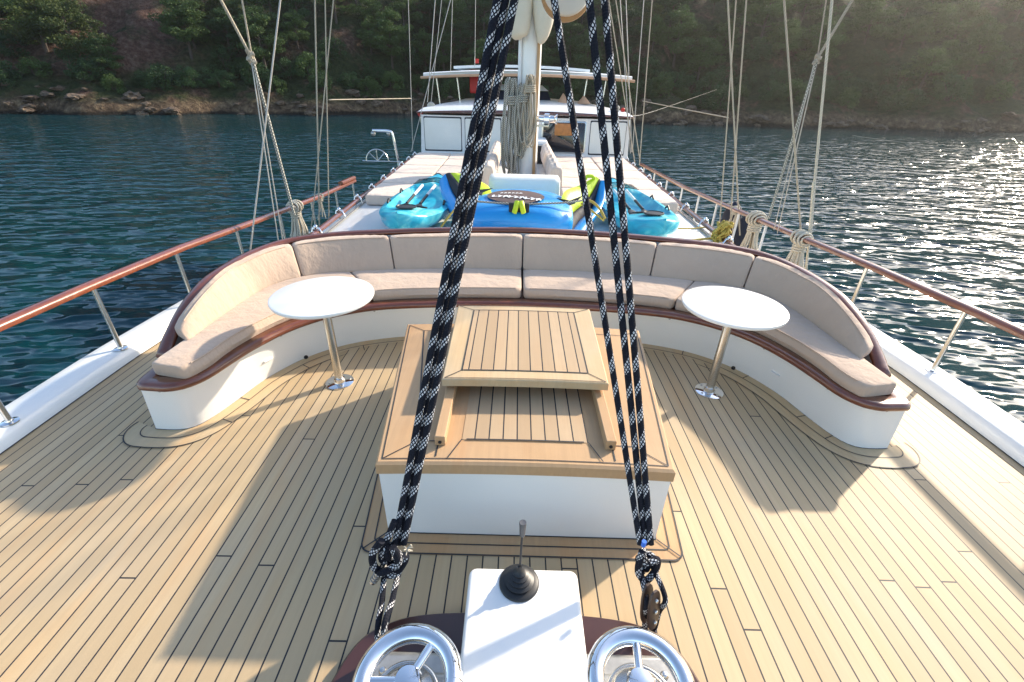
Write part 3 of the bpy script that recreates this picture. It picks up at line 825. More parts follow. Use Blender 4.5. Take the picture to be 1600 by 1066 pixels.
mb.add(A+B, [(k, k+1, 14+k, 13+k) for k in range(12)]); mb.build('lid_planks', M['lidp'], lid, smooth=0)
_t = topz
def topz(u): return LZ1+crown(u)
mb = MB(); a, b = LW-f_, LW-.012
strip(mb, (-a, LY0+.085), (a, LY0+.085), .006, .0035); strip(mb, (-a, LY1-.075), (a, LY1-.075), .006, .0035)
strip(mb, (-b, LY0+.012), (b, LY0+.012), .004, .0025); strip(mb, (-b-.02, LY1-.010), (b+.02, LY1-.010), .004, .0025)
for s in (-1, 1):
    strip(mb, (s*a, LY0+.085), (s*a, LY1-.075), .006, .0035); strip(mb, (s*a, LY0+.085), (s*b, LY0+.012), .005, .0025)
    strip(mb, (s*a, LY1-.075), (s*(b+.02), LY1-.010), .005, .0025)
mb.build('lid_caulking', M['caulk'], lid, smooth=0)
mb = MB(); mb.box((CX-.385, 2.62, LZ1+.008), (.004, .11, .004)); mb.build('slot', M['dark'], lid)
topz = _t
# trim on deck around the hatch
def rrect(o, r, n=6):
    pts = []
    for cx, cy, a0 in ((CX-hx(Y0)-o+r, Y0-o+r, math.pi), (CX+hx(Y0)+o-r, Y0-o+r, 1.5*math.pi)):
        for k in range(n+1):
            a = a0+k*math.pi/2/n; pts.append(V(cx+r*math.cos(a), cy+r*math.sin(a), 0))
    pts = [V(CX-hx(Y1)-o, Y1+.1, 0)]+pts+[V(CX+hx(Y1)+o, Y1+.1, 0)]
    for p in pts: p.z = deckz(p.x, p.y)
    return pts
def band(o0, o1, z, mb):
    A = rrect(o0, max(o0*.5, .004)); B = rrect(o1, max(o1*.5, .004)); n = len(A)
    mb.add([p+V(0, 0, z) for p in A+B], [(k, k+1, n+k+1, n+k) for k in range(n-1)])
mb = MB(); band(-.02, .115, .004, mb); o = struct(mb.build('hatch_border', M['teakw'], smooth=0))
mc = MB(); band(.055, .061, .0065, mc); band(.108, .115, .0065, mc); band(-.004, .006, .0065, mc)
for s in (-1, 1):
    p = V(CX+s*(FW+.006), Y0-.006, deckz(0, 1)+.007); q = V(CX+s*(FW+.098), Y0-.098, deckz(0, 1)+.007); d = V(s*.0025, .0025, 0)
    mc.add([p-d, p+d, q+d, q-d], [(0, 1, 2, 3)])
child(mc.build('caulk_line', M['caulk'], smooth=0), o)

# ------------------------------------------------------------------ windlass and console
con = thing('control_console', 'white control box with black lever between the two steel hand wheels', 'console', (.07, .8, 0))
mb = MB(); ct = .25
def cring(z, ins=0):
    x0, x1, y0, y1, r = -.146+ins, .278-ins, .35+ins, 1.118-ins, .028
    pts = []
    for cx, cy, a0 in ((x1-r, y1-r, 0), (x0+r, y1-r, math.pi/2), (x0+r, y0+r, math.pi), (x1-r, y0+r, 1.5*math.pi)):
        for k in range(5): a = a0+k*math.pi/8; pts.append(V(cx+r*math.cos(a), cy+r*math.sin(a), z))
    return pts
mb.loft([cring(0, -.012), cring(ct-.02), cring(ct-.008, .003), cring(ct-.002, .009), cring(ct, .016)]); mb.build('console_box', M['white'], con, smooth=50)
lb = at(811, 911, ct); lt = aty(819, 808, lb.y+.0)
mb = MB(); mb.lathe([(.076, 0), (.076, .006), (.070, .010), (.052, .013), (.056, .024), (.044, .030), (.046, .040), (.034, .046), (.036, .055), (.024, .061), (.025, .069), (.012, .077), (.009, .10)], lb, n=36); boot = mb.build('rubber_boot', M['black'], con, smooth=60)
for k in range(4):
    a = .8+k*math.pi/2; mb = MB(); mb.lathe([(.004, .006), (.004, .009), (0, .0095)], lb+V(.066*math.cos(a), .066*math.sin(a), 0), n=8); child(mb.build('screw', M['steel']), boot)
hgt = .315
tip = lb+V(.004, .02, hgt)
mb = MB(); mb.cyl(lb+V(0, 0, .06), tip-V(0, 0, .05), .0045, n=10); mb.build('lever_shaft', M['black'], con)
mb = MB(); mb.lathe([(.006, -.07), (.010, -.065), (.0115, -.02), (.0135, 0), (.012, .003), (.004, .002)], tip, n=16); mb.build('lever_grip', plain('grey_grip', (.11, .11, .115), .4, metal=.4), con)

wl = thing('anchor_windlass', 'steel anchor windlass with brown wooden base in front of the camera', 'windlass', (.06, .7, 0))
mb = MB(); rings = []
outl = [(-.66, .30), (-.65, .55), (-.62, .76), (-.565, .92), (-.47, 1.0), (-.30, 1.045), (.06, 1.06), (.38, 1.05), (.57, 1.01), (.67, .92), (.725, .76), (.75, .55), (.77, .30), (.70, .05), (-.60, .05)]
P = catmull([V(x, y, 0) for x, y in outl]+[V(*outl[0], 0)], 5)[:-1]
cc = V(.06, .6, 0)
mb.loft([[p+V(0, 0, -.02) for p in P], [p+V(0, 0, .045) for p in P], [cc+(p-cc)*.985+V(0, 0, .055) for p in P]])
mb.build('base_board', plain('dark_mahogany', (.055, .022, .018), .3, coat=.4, var=.3, vs_=5), wl, smooth=40)
for s, (hx_, hy_), rot in ((-1, (637, 1064), R(62)), (1, (1001, 1068), R(84))):
    zr = .36; c = at(hx_, hy_, zr); c.y = c.y
    # casting plate under the wheel
    mb = MB()
    mb.box((c.x, c.y-.02, .10), (.40, .42, .09)); mb.box((c.x-s*.01, c.y-.06, .16), (.30, .34, .05)); pl = mb.build('casting', M['dull'], wl, bevel=.02, seg=3)
    for dx_, dy_ in ((-.12, .10), (.13, .10), (-.12, -.14), (.13, -.14)):
        mb = MB(); mb.lathe([(.014, .183), (.014, .192), (.009, .2), (0, .202)], (c.x+dx_, c.y+dy_, 0), n=12); child(mb.build('bolt', M['steel']), pl)
    mb = MB(); mb.lathe([(.085, .18), (.085, .20), (.05, .22), (.05, .27), (.07, .275), (.07, .30), (.03, .31), (.03, zr)], (c.x, c.y, 0), n=28); mb.build('drum', M['steel'], wl, smooth=40)
    wroot = MB(); RR = .134
    ringp = [c+V(RR*math.cos(a), RR*math.sin(a), 0) for a in [2*math.pi*k/56 for k in range(57)]]
    wroot.tube(ringp, .0285, 16, cap=False); wh = wroot.build('hand_wheel', M['chrome'], wl, smooth=80)
    for k in range(3):
        a = rot+k*2*math.pi/3; mb = MB(); e = c+V(RR*math.cos(a), RR*math.sin(a), 0); st = c+V(.03*math.cos(a), .03*math.sin(a), 0)
        mb.tube([st, e], .0135, 14); child(mb.build('spoke', M['chrome']), wh)
    mb = MB(); mb.lathe([(.040, -.02), (.042, .006), (.036, .015), (.014, .019), (0, .019)], c, n=28); child(mb.build('hub', M['chrome']), wh)
    # second, lower brake wheel
    mb = MB(); mb.tube([V(c.x+.02*s, c.y, .245)+V(.10*math.cos(a), .10*math.sin(a), 0) for a in [2*math.pi*k/40 for k in range(41)]], .010, 10, cap=False)
    mb.build('brake_ring', M['steel'], wl, smooth=80)

# ------------------------------------------------------------------ black and white halyards
def ropetube(mb, pts, r=.0145, n=12): mb.tube(pts, r, n)
def longrope(p_bot, p_top, yb, yt, top_scale=4.5):
    a = aty(*p_bot, yb); b = aty(*p_top, yt); d = b-a
    return a, a+d*top_scale
def lin(a, b, n=60): return [a.lerp(b, k/n) for k in range(n+1)]
G1 = 'black and white braided halyards'
left_spec = [((617, 850), (777, 0), 1.15, 1.76, 'outer'), ((624, 850), (790, 0), 1.165, 1.775, 'middle'), ((631, 850), (804, 0), 1.15, 1.76, 'inner')]
for (pb, pt, yb, yt, w_) in left_spec:
    a, b = longrope(pb, pt, yb, yt); mb = MB()
    if w_ == 'middle':   # wraps loosely round its neighbours
        d = (b-a).normalized(); s1 = d.cross(V(0, 1, 0)).normalized(); s2 = d.cross(s1)
        pts = [a.lerp(b, k/120) for k in range(121)]
    else: pts = lin(a, b, 100)
    ropetube(mb, pts, .0130 if w_ != 'middle' else .0125)
    tag(mb.build('halyard', M['rope'], smooth=80), f'thick black and white braided rope, {w_} strand of the bundle left of the mast', 'rope', G1)
right_spec = [((1000, 850), (866, 0), 1.15, 1.77, 'single strand leaning left, below the round block'), ((1008, 850), (921, 0), 1.16, 1.74, 'left strand of the close pair right of the mast'), ((1017, 850), (945, 0), 1.15, 1.75, 'right strand of the close pair right of the mast')]
for k_, (pb, pt, yb, yt, w_) in enumerate(right_spec):
    a, b = longrope(pb, pt, yb, yt); mb = MB(); ropetube(mb, lin(a, b, 100), .0115 if k_ == 0 else .0125)
    tag(mb.build('halyard', M['rope'], smooth=80), 'black and white braided rope, ' + w_, 'rope', G1)
def trefoil(c, sc, seed, sq=(1, .7, 1.25), ph=0.):
    q = Matrix.Rotation(seed*1.3, 3, 'Z') @ Matrix.Rotation(R(70)+seed*.5, 3, 'X'); pts = []
    for k in range(49):
        t = 2*math.pi*k/48+ph; v = q @ V((2+math.cos(3*t))*math.cos(2*t), (2+math.cos(3*t))*math.sin(2*t), 1.1*math.sin(3*t))
        pts.append(c+V(v.x*sq[0], v.y*sq[1], v.z*sq[2])*sc)
    return pts
def knot(c, rx, rz, turns, r, seed, tilt=0):
    rnd = random.Random(seed); pts = []
    for k in range(turns*14+1):
        a = 2*math.pi*k/14; t = k/(turns*14)
        w_ = math.sin(a*.63+seed)
        pts.append(c+V(rx*math.cos(a)*(1+.2*w_), rx*.75*math.sin(a)*(1-.1*w_), rz*(2*t-1)+.024*math.sin(a*1.5+seed)))
    return pts
# left knot
k0 = aty(609, 866, 1.14); mb = MB()
ropetube(mb, trefoil(k0+V(-.004, 0, .012), .0135, 1), .0145); ropetube(mb, trefoil(k0+V(.006, 0, -.035), .0115, 2.4), .0138)
ropetube(mb, catmull([k0+V(.030, .03, .16), k0+V(.004, .0, .10), k0+V(-.018, -.01, .06), k0+V(-.02, -.02, .0)], 6), .0135); ropetube(mb, catmull([k0+V(-.01, -.03, .12), k0+V(-.05, -.04, .05), k0+V(-.045, -.045, -.03), k0+V(.02, -.05, -.055), k0+V(.06, -.03, -.01), k0+V(.07, -.02, .02)], 8), .0145)
ropetube(mb, catmull([k0+V(.03, -.035, .09), k0+V(.045, -.045, .01), k0+V(-.02, -.06, -.03), k0+V(-.04, -.03, -.07)], 8), .0145)
o = mb.build('rope_knot', M['rope'], smooth=80); tag(o, 'bulky black and white rope knot hanging left of the white console', 'knot')
mb = MB(); kk = aty(636, 858, 1.10); 
for i in range(14):
    d = V(random.uniform(-.5, 1.2), random.uniform(-1, .4), random.uniform(-.7, .7)).normalized(); mb.tube([kk, kk+d*.022], .0022, 5)
child(mb.build('frayed_end', M['creamrope']), o)
for (pb, pt, w_) in (((590, 992), (600, 893), 'left'), ((600, 985), (622, 893), 'right')):
    a = aty(*pb, .90); b = aty(*pt, 1.13); mb = MB(); ropetube(mb, catmull([a-V(0, .03, .25), a, a.lerp(b, .5)+V(.004, 0, 0), b, b+V(0, .01, .04)], 8), .0112)
    tag(mb.build('tail_rope', M['rope'], smooth=80), f'{w_} thin tail of braided rope running from the left knot to the windlass', 'rope', 'tails under the left knot')
mb = MB(); p = aty(600, 882, 1.11); q = aty(582, 910, 1.09)
mb.tube([p, q], .0135, 14); sh = mb.build('shackle_pin', M['steel'], smooth=60); tag(sh, 'threaded steel pin sticking out below the left rope knot', 'shackle')
d = (q-p).normalized()
mb = MB()
for k in range(5): mb.tube([p.lerp(q, .35+.13*k)-d*.002, p.lerp(q, .35+.13*k)+d*.002], .0165, 14)
child(mb.build('thread', M['dull']), sh)
# right knot and block
k1 = aty(1008, 876, 1.14); mb = MB()
ropetube(mb, trefoil(k1+V(0, 0, .012), .0105, 3), .0132); ropetube(mb, trefoil(k1+V(0, 0, -.03), .0095, 1.1), .0125)
ropetube(mb, catmull([k1+V(-.03, -.02, .08), k1+V(-.035, -.04, -.01), k1+V(.0, -.05, -.05), k1+V(.035, -.03, -.01), k1+V(.03, -.03, .05), k1+V(-.005, -.045, .05)], 8), .0135)
tag(mb.build('rope_knot', M['rope'], smooth=80), 'black and white rope knot above the brown block right of the white console', 'knot')
mb = MB(); p = aty(1004, 842, 1.12); mb.tube([p+V(0, -.02, -.012), p+V(0, -.02, .012)], .009, 10); tag(mb.build('whipping', plain('blue_tape', (.02, .14, .6), .5)), 'blue tape whipping on the rope just above the right knot', 'tape')
blk = thing('pulley_block', 'brown pulley block with steel bolts below the right rope knot', 'pulley', tuple(aty(1010, 945, 1.0)))
bc = aty(1016, 948, 1.01); 
def cheek(mb, c, dirx, hw, hh, th):
    n = 18; ring = []
    for k in range(n):
        a = 2*math.pi*k/n; ring.append((hw*math.copysign(abs(math.cos(a))**.7, math.cos(a)), hh*math.copysign(abs(math.sin(a))**.9, math.sin(a))))
    ax = Vector(dirx).normalized(); up = V(-.05, .25, 1).normalized(); side = up.cross(ax).normalized()
    mb.loft([[c+ax*o+side*u*s+up*v*s for u, v in ring] for o, s in ((-th, .9), (-th*.7, 1), (th*.7, 1), (th, .9))])
ax_ = V(.55, -.8, .1).normalized()
mb = MB(); cheek(mb, bc+ax_*.017, ax_, .032, .088, .006); c1 = mb.build('cheek', M['brownblk'], blk, smooth=40)
mb = MB(); cheek(mb, bc-ax_*.017, ax_, .032, .088, .006); mb.build('cheek', M['brownblk'], blk, smooth=40)
mb = MB(); mb.lathe([(.022, -.018), (.018, 0), (.022, .018)], bc, ax_, 20); mb.build('sheave', M['dull'], blk)
for v in (-.05, 0, .05):
    mb = MB(); mb.lathe([(.009, 0), (.009, .006), (.006, .009), (0, .01)], bc+ax_*.023+V(-.05, .25, 1).normalized()*v, ax_, 10); child(mb.build('bolt', M['steel']), c1)
mb = MB(); ropetube(mb, catmull([k1+V(-.02, -.01, -.03), bc+V(-.018, 0, .03), bc+V(-.014, 0, -.05), bc+V(.0, 0, -.12), bc+V(.02, -.02, -.3)], 8), .0115); ropetube(mb, catmull([k1+V(.028, 0, -.02), bc+V(.045, 0, .06), bc+V(.045, .01, -.05), bc+V(.045, 0, -.2)], 8), .010)
tag(mb.build('tail_rope', M['rope'], smooth=80), 'braided rope passing through the brown block down to the windlass', 'rope')
# hanging block at the top
b2 = aty(886, -14, 1.86); up = thing('mast_block', 'round steel and wood pulley block hanging high between the ropes', 'pulley', tuple(b2))
axb = V(0, -1, -.12).normalized()
mb = MB(); mb.lathe([(.0, .034), (.062, .032), (.074, .026), (.079, .014), (.079, .006)], b2+V(0, 0, .010), axb, 36); mb.build('steel_cheek', M['padwhite'], up)
mb = MB(); mb.lathe([(.070, .006), (.083, .0), (.086, -.02), (.083, -.04), (.0, -.042)], b2, axb, 36); mb.build('wood_shell', M['teakw'], up)
mb = MB(); mb.tube([b2+V(0, .015, .07), b2+V(0, .015, .3)], .012, 8); mb.build('becket', M['steel'], up)
mb = MB(); mb.cyl(b2+V(0, .015, .3), b2+V(0, 2.2, 7.0), .011, n=10); tag(mb.build('pendant_rope', M['rope'], smooth=80), 'rope pendant from which the round steel block hangs', 'rope')

# ------------------------------------------------------------------ coachroof deck
TR0, TR1 = 4.30, 11.0
def trz(y): return .50-.01*(y-4.4)
def trw(y): return 2.10+.038*(y-4.4)
tr = thing('trunk_cabin', 'long white cabin top behind the bench carrying mattresses and kayaks', 'cabin top', (CX, 7.5, .4))
mb = MB(); rings = []
for y in np.linspace(TR0, TR1+.4, 14):
    w_, z = trw(y), trz(y)
    rings.append([V(CX-w_, y, dz(y)-.1), V(CX-w_, y, z-.02), V(CX-w_+.03, y, z)]+[V(CX+u*w_, y, z+.02*(1-u*u)) for u in (-.6, -.2, .2, .6)]+[V(CX+w_-.03, y, z), V(CX+w_, y, z-.02), V(CX+w_, y, dz(y)-.1)])
mb.loft(rings); mb.build('cabin_top', M['white'], tr, smooth=40)
for s in (-1, 1):
    side = 'left' if s < 0 else 'right'
    hr = thing('grab_rail', f'low varnished grab rail along the {side} edge of the white cabin top', 'rail', (CX+s*2.2, 7.5, .45), 'grab rails on the cabin top')
    mb = MB(); pts = [V(CX+s*(trw(y)-.01), y, trz(y)+.045) for y in np.linspace(4.25, 10.9, 40)]
    mb.tube(pts, .03, 10, ell=(1.25, .8)); mb.build('rail_bar', M['varnish'], hr, smooth=80)
    for y in np.linspace(4.55, 10.7, 9):
        mb = MB(); x = CX+s*(trw(y)-.01); z = trz(y)
        mb.tube([V(x+s*.045, y, z+.03), V(x+s*.03, y, z+.085), V(x-s*.03, y, z+.085), V(x-s*.06, y, z+.01)], .012, 8); mb.sphere((x+s*.0, y, z+.10), .022, 10); mb.build('bracket', M['chrome'], hr, smooth=80)
    mb = MB(); mb.tube([V(CX+s*(trw(y)-.085), y, trz(y)+.012) for y in np.linspace(4.3, 10.9, 20)], .008, 6); mb.build('gutter_pipe', M['steel'], hr)

# mattresses, in squares
def pad(name, x0, x1, y0, y1, z0, th, mat, label, group, taper=None, r=.03):
    st = []
    for k in range(7):
        y = y0+(y1-y0)*k/6; a, b = (x0, x1) if taper is None else taper(y)
        z = z0(y)+.012
        st.append([V(a, y, z), V(b, y, z), V(b, y, z+th), V(a, y, z+th)])
    return tag(cushion(name, st, mat, None, r, .014, int(x0*100+y0*10) & 255, seam=False), label, 'cushion', group)
ords = ['nearest', 'second', 'third', 'fourth', 'fifth', 'sixth']
for s in (-1, 1):
    side = 'left' if s < 0 else 'right'
    ycuts = [5.95, 6.85, 7.75, 8.65, 9.55, 10.5]
    for k in range(5):
        for c, (f0, f1) in enumerate(((.55, 1.36), (1.37, 2.02))):
            y0, y1 = ycuts[k], ycuts[k+1]-.012
            def tp(y, f0=f0, f1=f1):
                g_ = 1+.02*(y-6); a, b = CX+s*f0*g_, CX+s*f1*g_
                return (min(a, b), max(a, b))
            pad('sun_mattress', s*f0, s*f1, y0, y1, trz, .125, M['mattress'], f'beige sun pad, {ords[k]} from the bench, {"inner" if c == 0 else "outer"} row, {side} cabin top', f'beige pads on the {side} of the cabin top', tp)
    for k in range(7):
        y = 6.9+k*.52; z = trz(y)
        st = []
        for q in range(6):
            yy = y+.5*q/5; x = CX+s*.50; st.append([V(x-.10*1, yy, z+.1), V(x+.10, yy, z+.1), V(x+.085, yy, z+.40-.0*q), V(x-.085, yy, z+.40)])
        tag(cushion('bolster', st, M['mattress'], None, .07, .02, k, seam=False), f'beige upright bolster, {["first", "second", "third", "fourth", "fifth", "sixth", "seventh"][k]} from the bench, {side} of the mast', 'bolster', f'bolsters beside the mast, {side}')
# white padded seat behind the tube
st = []
for k in range(12):
    x = -.34+.87*k/11; y0 = 5.68; z = trz(6)+.01
    st.append([V(x, y0, z), V(x, y0+.50, z), V(x, y0+.45, z+.42), V(x, y0+.05, z+.43)])
tag(cushion('white_bolster', st, M['padwhite'], None, .12, .01, 3, seam=False), 'big rounded white vinyl pad between the blue tube and the mast', 'pad')

# ------------------------------------------------------------------ kayaks
def kayak(cx, cy, ang, label):
    k = thing('kayak', label, 'kayak', (cx, cy, trz(cy)+.01), 'turquoise kayaks on the cabin top')
    k.rotation_euler = (0, 0, ang); k.scale = (.94, .78, .80)
    def part(mb, name, mat, **kw):
        o = mb.build(name, mat, None, **kw); o.parent = k; return o
    Lh, W = 1.38, .40; mb = MB(); rings = []; nS = 33
    def halfwid(t): return W*max(1-abs(t)**2.5, .0)**.58
    def rimz(t): return .27+.09*t*t*t*t
    def deckh(t, u):    # height of the moulded deck at lateral fraction u
        z = rimz(t)
        inside = max(0, 1-(abs(u)/.74)**4)
        well = 0
        if -.52 < t < .62: well = .17*min(1, (t+.52)/.12, (.62-t)/.14)
        bow = .045*(1-u*u)*(1 if abs(t) > .6 else abs(t)/.6)
        return z + bow - well*min(1, inside*1.5)
    for i in range(nS):
        t = -1+2*i/(nS-1); w_ = max(halfwid(t), .012); y = t*Lh; ring = []
        for a in range(13): u = -1+2*a/12; ring.append(V(u*w_, y, deckh(t, u) if abs(u) < .99 else rimz(t)-.02))
        keel = .02+.20*abs(t)**5
        for a in range(1, 10): q = math.pi*a/10; ring.append(V(math.cos(q)*w_*.98, y, keel+(rimz(t)-.03-keel)*(1-math.sin(q)**.7)))
        rings.append(ring)
    mb.loft(rings); part(mb, 'kayak_hull', M['cyan'], smooth=60)
    mb = MB()
    for q in range(5): mb.tube([V(-.25, .78+q*.09, .33), V(0, .80+q*.09, .37), V(.25, .78+q*.09, .33)], .005, 5)
    for q in (-1, 1): mb.tube([V(q*.25, .76, .33), V(-q*.2, 1.15, .34)], .005, 5)
    part(mb, 'cargo_bungee', M['black'])
    for tx, ty in ((-.33, .35), (.33, .35), (-.33, -.35), (.33, -.35)):
        mb = MB(); mb.tube([V(tx, ty-.07, .285), V(tx, ty, .325), V(tx, ty+.07, .285)], .013, 8); part(mb, 'carry_handle', M['black'])
    mb = MB(); mb.tube(catmull([V(-.09, 1.28, .34), V(0, 1.36, .40), V(.09, 1.28, .34)], 5), .010, 8); part(mb, 'bow_handle', M['black'])
    mb = MB(); mb.lathe([(.115, 0), (.115, .012), (.10, .016), (.095, .008), (.04, .010), (0, .010)], (0, -.92, .355), n=28); hcv = part(mb, 'hatch_cover', M['black'])
    mb = MB(); mb.tube([V(.06, -1.12, .33), V(.10, -1.2, .34), V(.16, -1.22, .31)], .016, 8); part(mb, 'drain_plug', M['black'])
    # seat back and folded paddle halves
    mb = MB(); mb.box((0, -.42, .22), (.26, .10, .04)); mb.tube(catmull([V(-.16, -.5, .20), V(-.1, -.47, .25), V(.1, -.47, .25), V(.16, -.5, .20)], 5), .018, 8); part(mb, 'seat_back', M['black'], bevel=.01)
    return k
def paddle(p, q, label, side):
    t = thing('paddle', label, 'paddle', tuple(p), 'paddles lying in the kayaks')
    d = (q-p); mb = MB(); mb.tube([p, p.lerp(q, .45)], .016, 10); mb.build('grip_sleeve', M['black'], t)
    mb = MB(); mb.tube([p.lerp(q, .45), q], .0165, 10); mb.build('shaft', M['padwhite'], t)
    mb = MB(); s_ = d.normalized().cross(V(0, 0, 1)); c = p-d.normalized()*.07
    mb.tube([p, p-d.normalized()*.05, p-d.normalized()*.16, p-d.normalized()*.24], [.02, .045, .055, .02], 10, ell=(1, .22)); mb.build('blade', M['black'], t)
kl = at(628, 368, .80); kf = at(662, 294, .80)
for (a_, lab, s) in ((V(-1.10, 5.42, 0), 'turquoise sit on top kayak lying left of the blue inflatable tube', -1), (V(1.36, 5.42, 0), 'turquoise sit on top kayak lying right of the blue inflatable tube', 1)):
    ang = .03 if s < 0 else .06
    kayak(a_.x, a_.y, ang if s > 0 else -ang, lab)
    Mx = Matrix.Translation((a_.x, a_.y, trz(a_.y)+.01)) @ Matrix.Rotation(ang if s > 0 else -ang, 4, 'Z') @ Matrix.Diagonal((.94, .78, .80, 1))
    for j in (0, 1):
        p = Mx @ V(-.12+j*.16, -.34, .27); q = Mx @ V(-.04+j*.16-(.10 if s > 0 else 0), .30, .40)
        if s > 0: q.x -= .05
        paddle(p, q, f'{"left" if j == 0 else "right"} of the two black and silver paddle shafts in the {"left" if s < 0 else "right"} kayak', s)

# ------------------------------------------------------------------ towable tube
tube = thing('towable_tube', 'blue inflatable towing sofa with lime and black side wings lying before the mast', 'inflatable tube', (.09, 5.6, .5))
z0 = trz(5.0)+.015
# blue body: rounded block
mb = MB(); rings = []
for k in range(25):
    a = k/24; x = -.58+1.16*a; e = math.sin(math.pi*min(a, 1-a)/.24/2) if min(a, 1-a) < .24 else 1
    e = .72+.28*e; y0, y1 = 4.47, 5.55
    ring = []
    for j in range(20):
        q = 2*math.pi*j/20; cx_, cz_ = (y0+y1)/2, z0+.165
        ring.append(V(x, cx_+(y1-y0)/2*e*math.copysign(abs(math.cos(q))**.62, math.cos(q)), cz_+.165*e*math.copysign(abs(math.sin(q))**.7, math.sin(q))+.035*math.sin(math.pi*a)))
    rings.append(ring)
mb.loft(rings); mb.build('seat_bladder', M['blue'], tube, smooth=80)
def slab(pts, th, name, mat, lift=0, par=tube, off=(0, 0, 0), puff=.06):
    """inflated patch: outline pts (world), thickness th along its mean normal"""
    P = [Vector(p)+Vector(off) for p in pts]; c = sum(P, Vector())/len(P)
    nrm = Vector()
    for i in range(len(P)): nrm += (P[i]-c).cross(P[(i+1) % len(P)]-c)
    nrm.normalize(); 
    if nrm.y > 0: nrm = -nrm
    P = catmull(P+[P[0]], 4)[:-1]
    mb = MB(); rings = []
    for o_, s in ((-th, .55), (-th*.85, .85), (-th*.45, .97), (0, 1), (th*.45, .97), (th*.85, .85), (th, .55), (th*1.05, .15)):
        rings.append([c+(p-c)*s+nrm*o_ for p in P])
    mb.loft(rings); return mb.build(name, mat, par, smooth=80)
# side wings: three swept bands (blue rim, black, lime) each an inflated roll from the nose up to the tail
for s in (-1, 1):
    def wp(px, py, y): return aty(px, py, 4.62+(y-5)*.72)
    if s < 0:
        tipo, tipi, ino, inn = wp(686, 282, 6.3), wp(703, 270, 6.3), wp(775, 300, 5.9), wp(735, 362, 4.95)
        edge = [wp(686, 284, 6.3), wp(690, 305, 6.0), wp(703, 330, 5.5), wp(722, 360, 5.0)]
        mid = [wp(696, 272, 6.3), wp(706, 298, 6.0), wp(722, 324, 5.5), wp(740, 352, 5.05)]
        inb = [wp(704, 270, 6.3), wp(720, 290, 6.0), wp(742, 315, 5.5), wp(752, 335, 5.2)]
        inc = [wp(722, 272, 6.3), wp(752, 284, 6.05), wp(768, 300, 5.7), wp(757, 335, 5.2)]
    else:
        edge = [wp(948, 284, 6.3), wp(945, 312, 6.0), wp(930, 340, 5.5), wp(905, 370, 5.0)]
        mid = [wp(938, 282, 6.3), wp(925, 325, 6.0), wp(905, 345, 5.5), wp(890, 366, 5.0)]
        inb = [wp(936, 280, 6.3), wp(918, 312, 6.0), wp(892, 335, 5.5), wp(878, 350, 5.1)]
        inc = [wp(930, 276, 6.3), wp(905, 290, 6.1), wp(880, 302, 5.7), wp(874, 345, 5.1)]
    A, B, D, E_ = [resample(catmull(q, 6), 14) for q in (edge, mid, inb, inc)]
    for (U, W_, nm, mt, pf) in ((A, B, 'blue_rim', M['blue'], .05), (B, D, 'black_band', M['blackv'], .04), (D, E_, 'lime_panel', M['lime'], .035)):
        mb = MB(); rings = []
        for i in range(14):
            u, w_ = U[i], W_[i]; dvec = V(0, .12, -.12); ring = []
            bul = V(0, -.6, .8)*pf*math.sin(math.pi*(i+1)/15)
            for j in range(7): t = j/6; ring.append(u.lerp(w_, t)+bul*math.sin(math.pi*t)**.7)
            for j in range(6, -1, -1): t = j/6; ring.append(u.lerp(w_, t)+dvec*(.55+.45*math.sin(math.pi*t)))
            rings.append(ring)
        mb.loft(rings); mb.build(nm, mt, tube, smooth=60)
    # sewn claw mark and grab handle on the lime panel
    c = D[8].lerp(E_[8], .35)+V(0, -.05, .06); mb = MB(); sg = s
    q = [V(-.16*sg, 0, .03), V(-.02*sg, -.05, .02), V(.12*sg, .02, .06), V(.03*sg, -.08, .0), V(-.05*sg, -.13, -.02), V(-.06*sg, -.06, 0)]
    mb.add([c+p for p in q]+[c+p-V(0, 0, .006) for p in q], [(0, 1, 2, 3, 4, 5), (11, 10, 9, 8, 7, 6)]+[(i, (i+1) % 6, 6+(i+1) % 6, 6+i) for i in range(6)]); mb.build('claw_patch', M['blackv'], tube, smooth=0)
    e = E_[1]; mb = MB(); mb.tube(catmull([e+V(-.05, 0, 0), e+V(-.035, 0, .035), e+V(.035, 0, .035), e+V(.05, 0, 0)], 4), .02, 8); mb.build('grab_handle', M['lime'], tube)
# brown oval patch with white lettering, front handle
pc = at(806, 309, z0+.355); mb = MB(); pl = [V(pc.x+.30*math.cos(a), pc.y+.27*math.sin(a), 0) for a in [2*math.pi*k/40 for k in range(40)]]
def bz(x, y):   # top surface of the blue body
    a = (x+.58)/1.16; t = abs((y-5.01)/.54)
    return z0+.165+.165*max(1-min(t, 1)**3.2, 0)**.35*1.0+.035*math.sin(math.pi*min(max(a, 0), 1))+.012
rg = []
for sc in (1, .8, .6, .4, .2, .02):
    rg.append([V(pc.x+(p.x-pc.x)*sc, pc.y+(p.y-pc.y)*sc, 0) for p in pl])
for r_ in rg:
    for p in r_: p.z = bz(p.x, p.y)+.004
mb.loft(rg, cap=False); patch = mb.build('oval_patch', M['earthbrown'], tube, smooth=60)
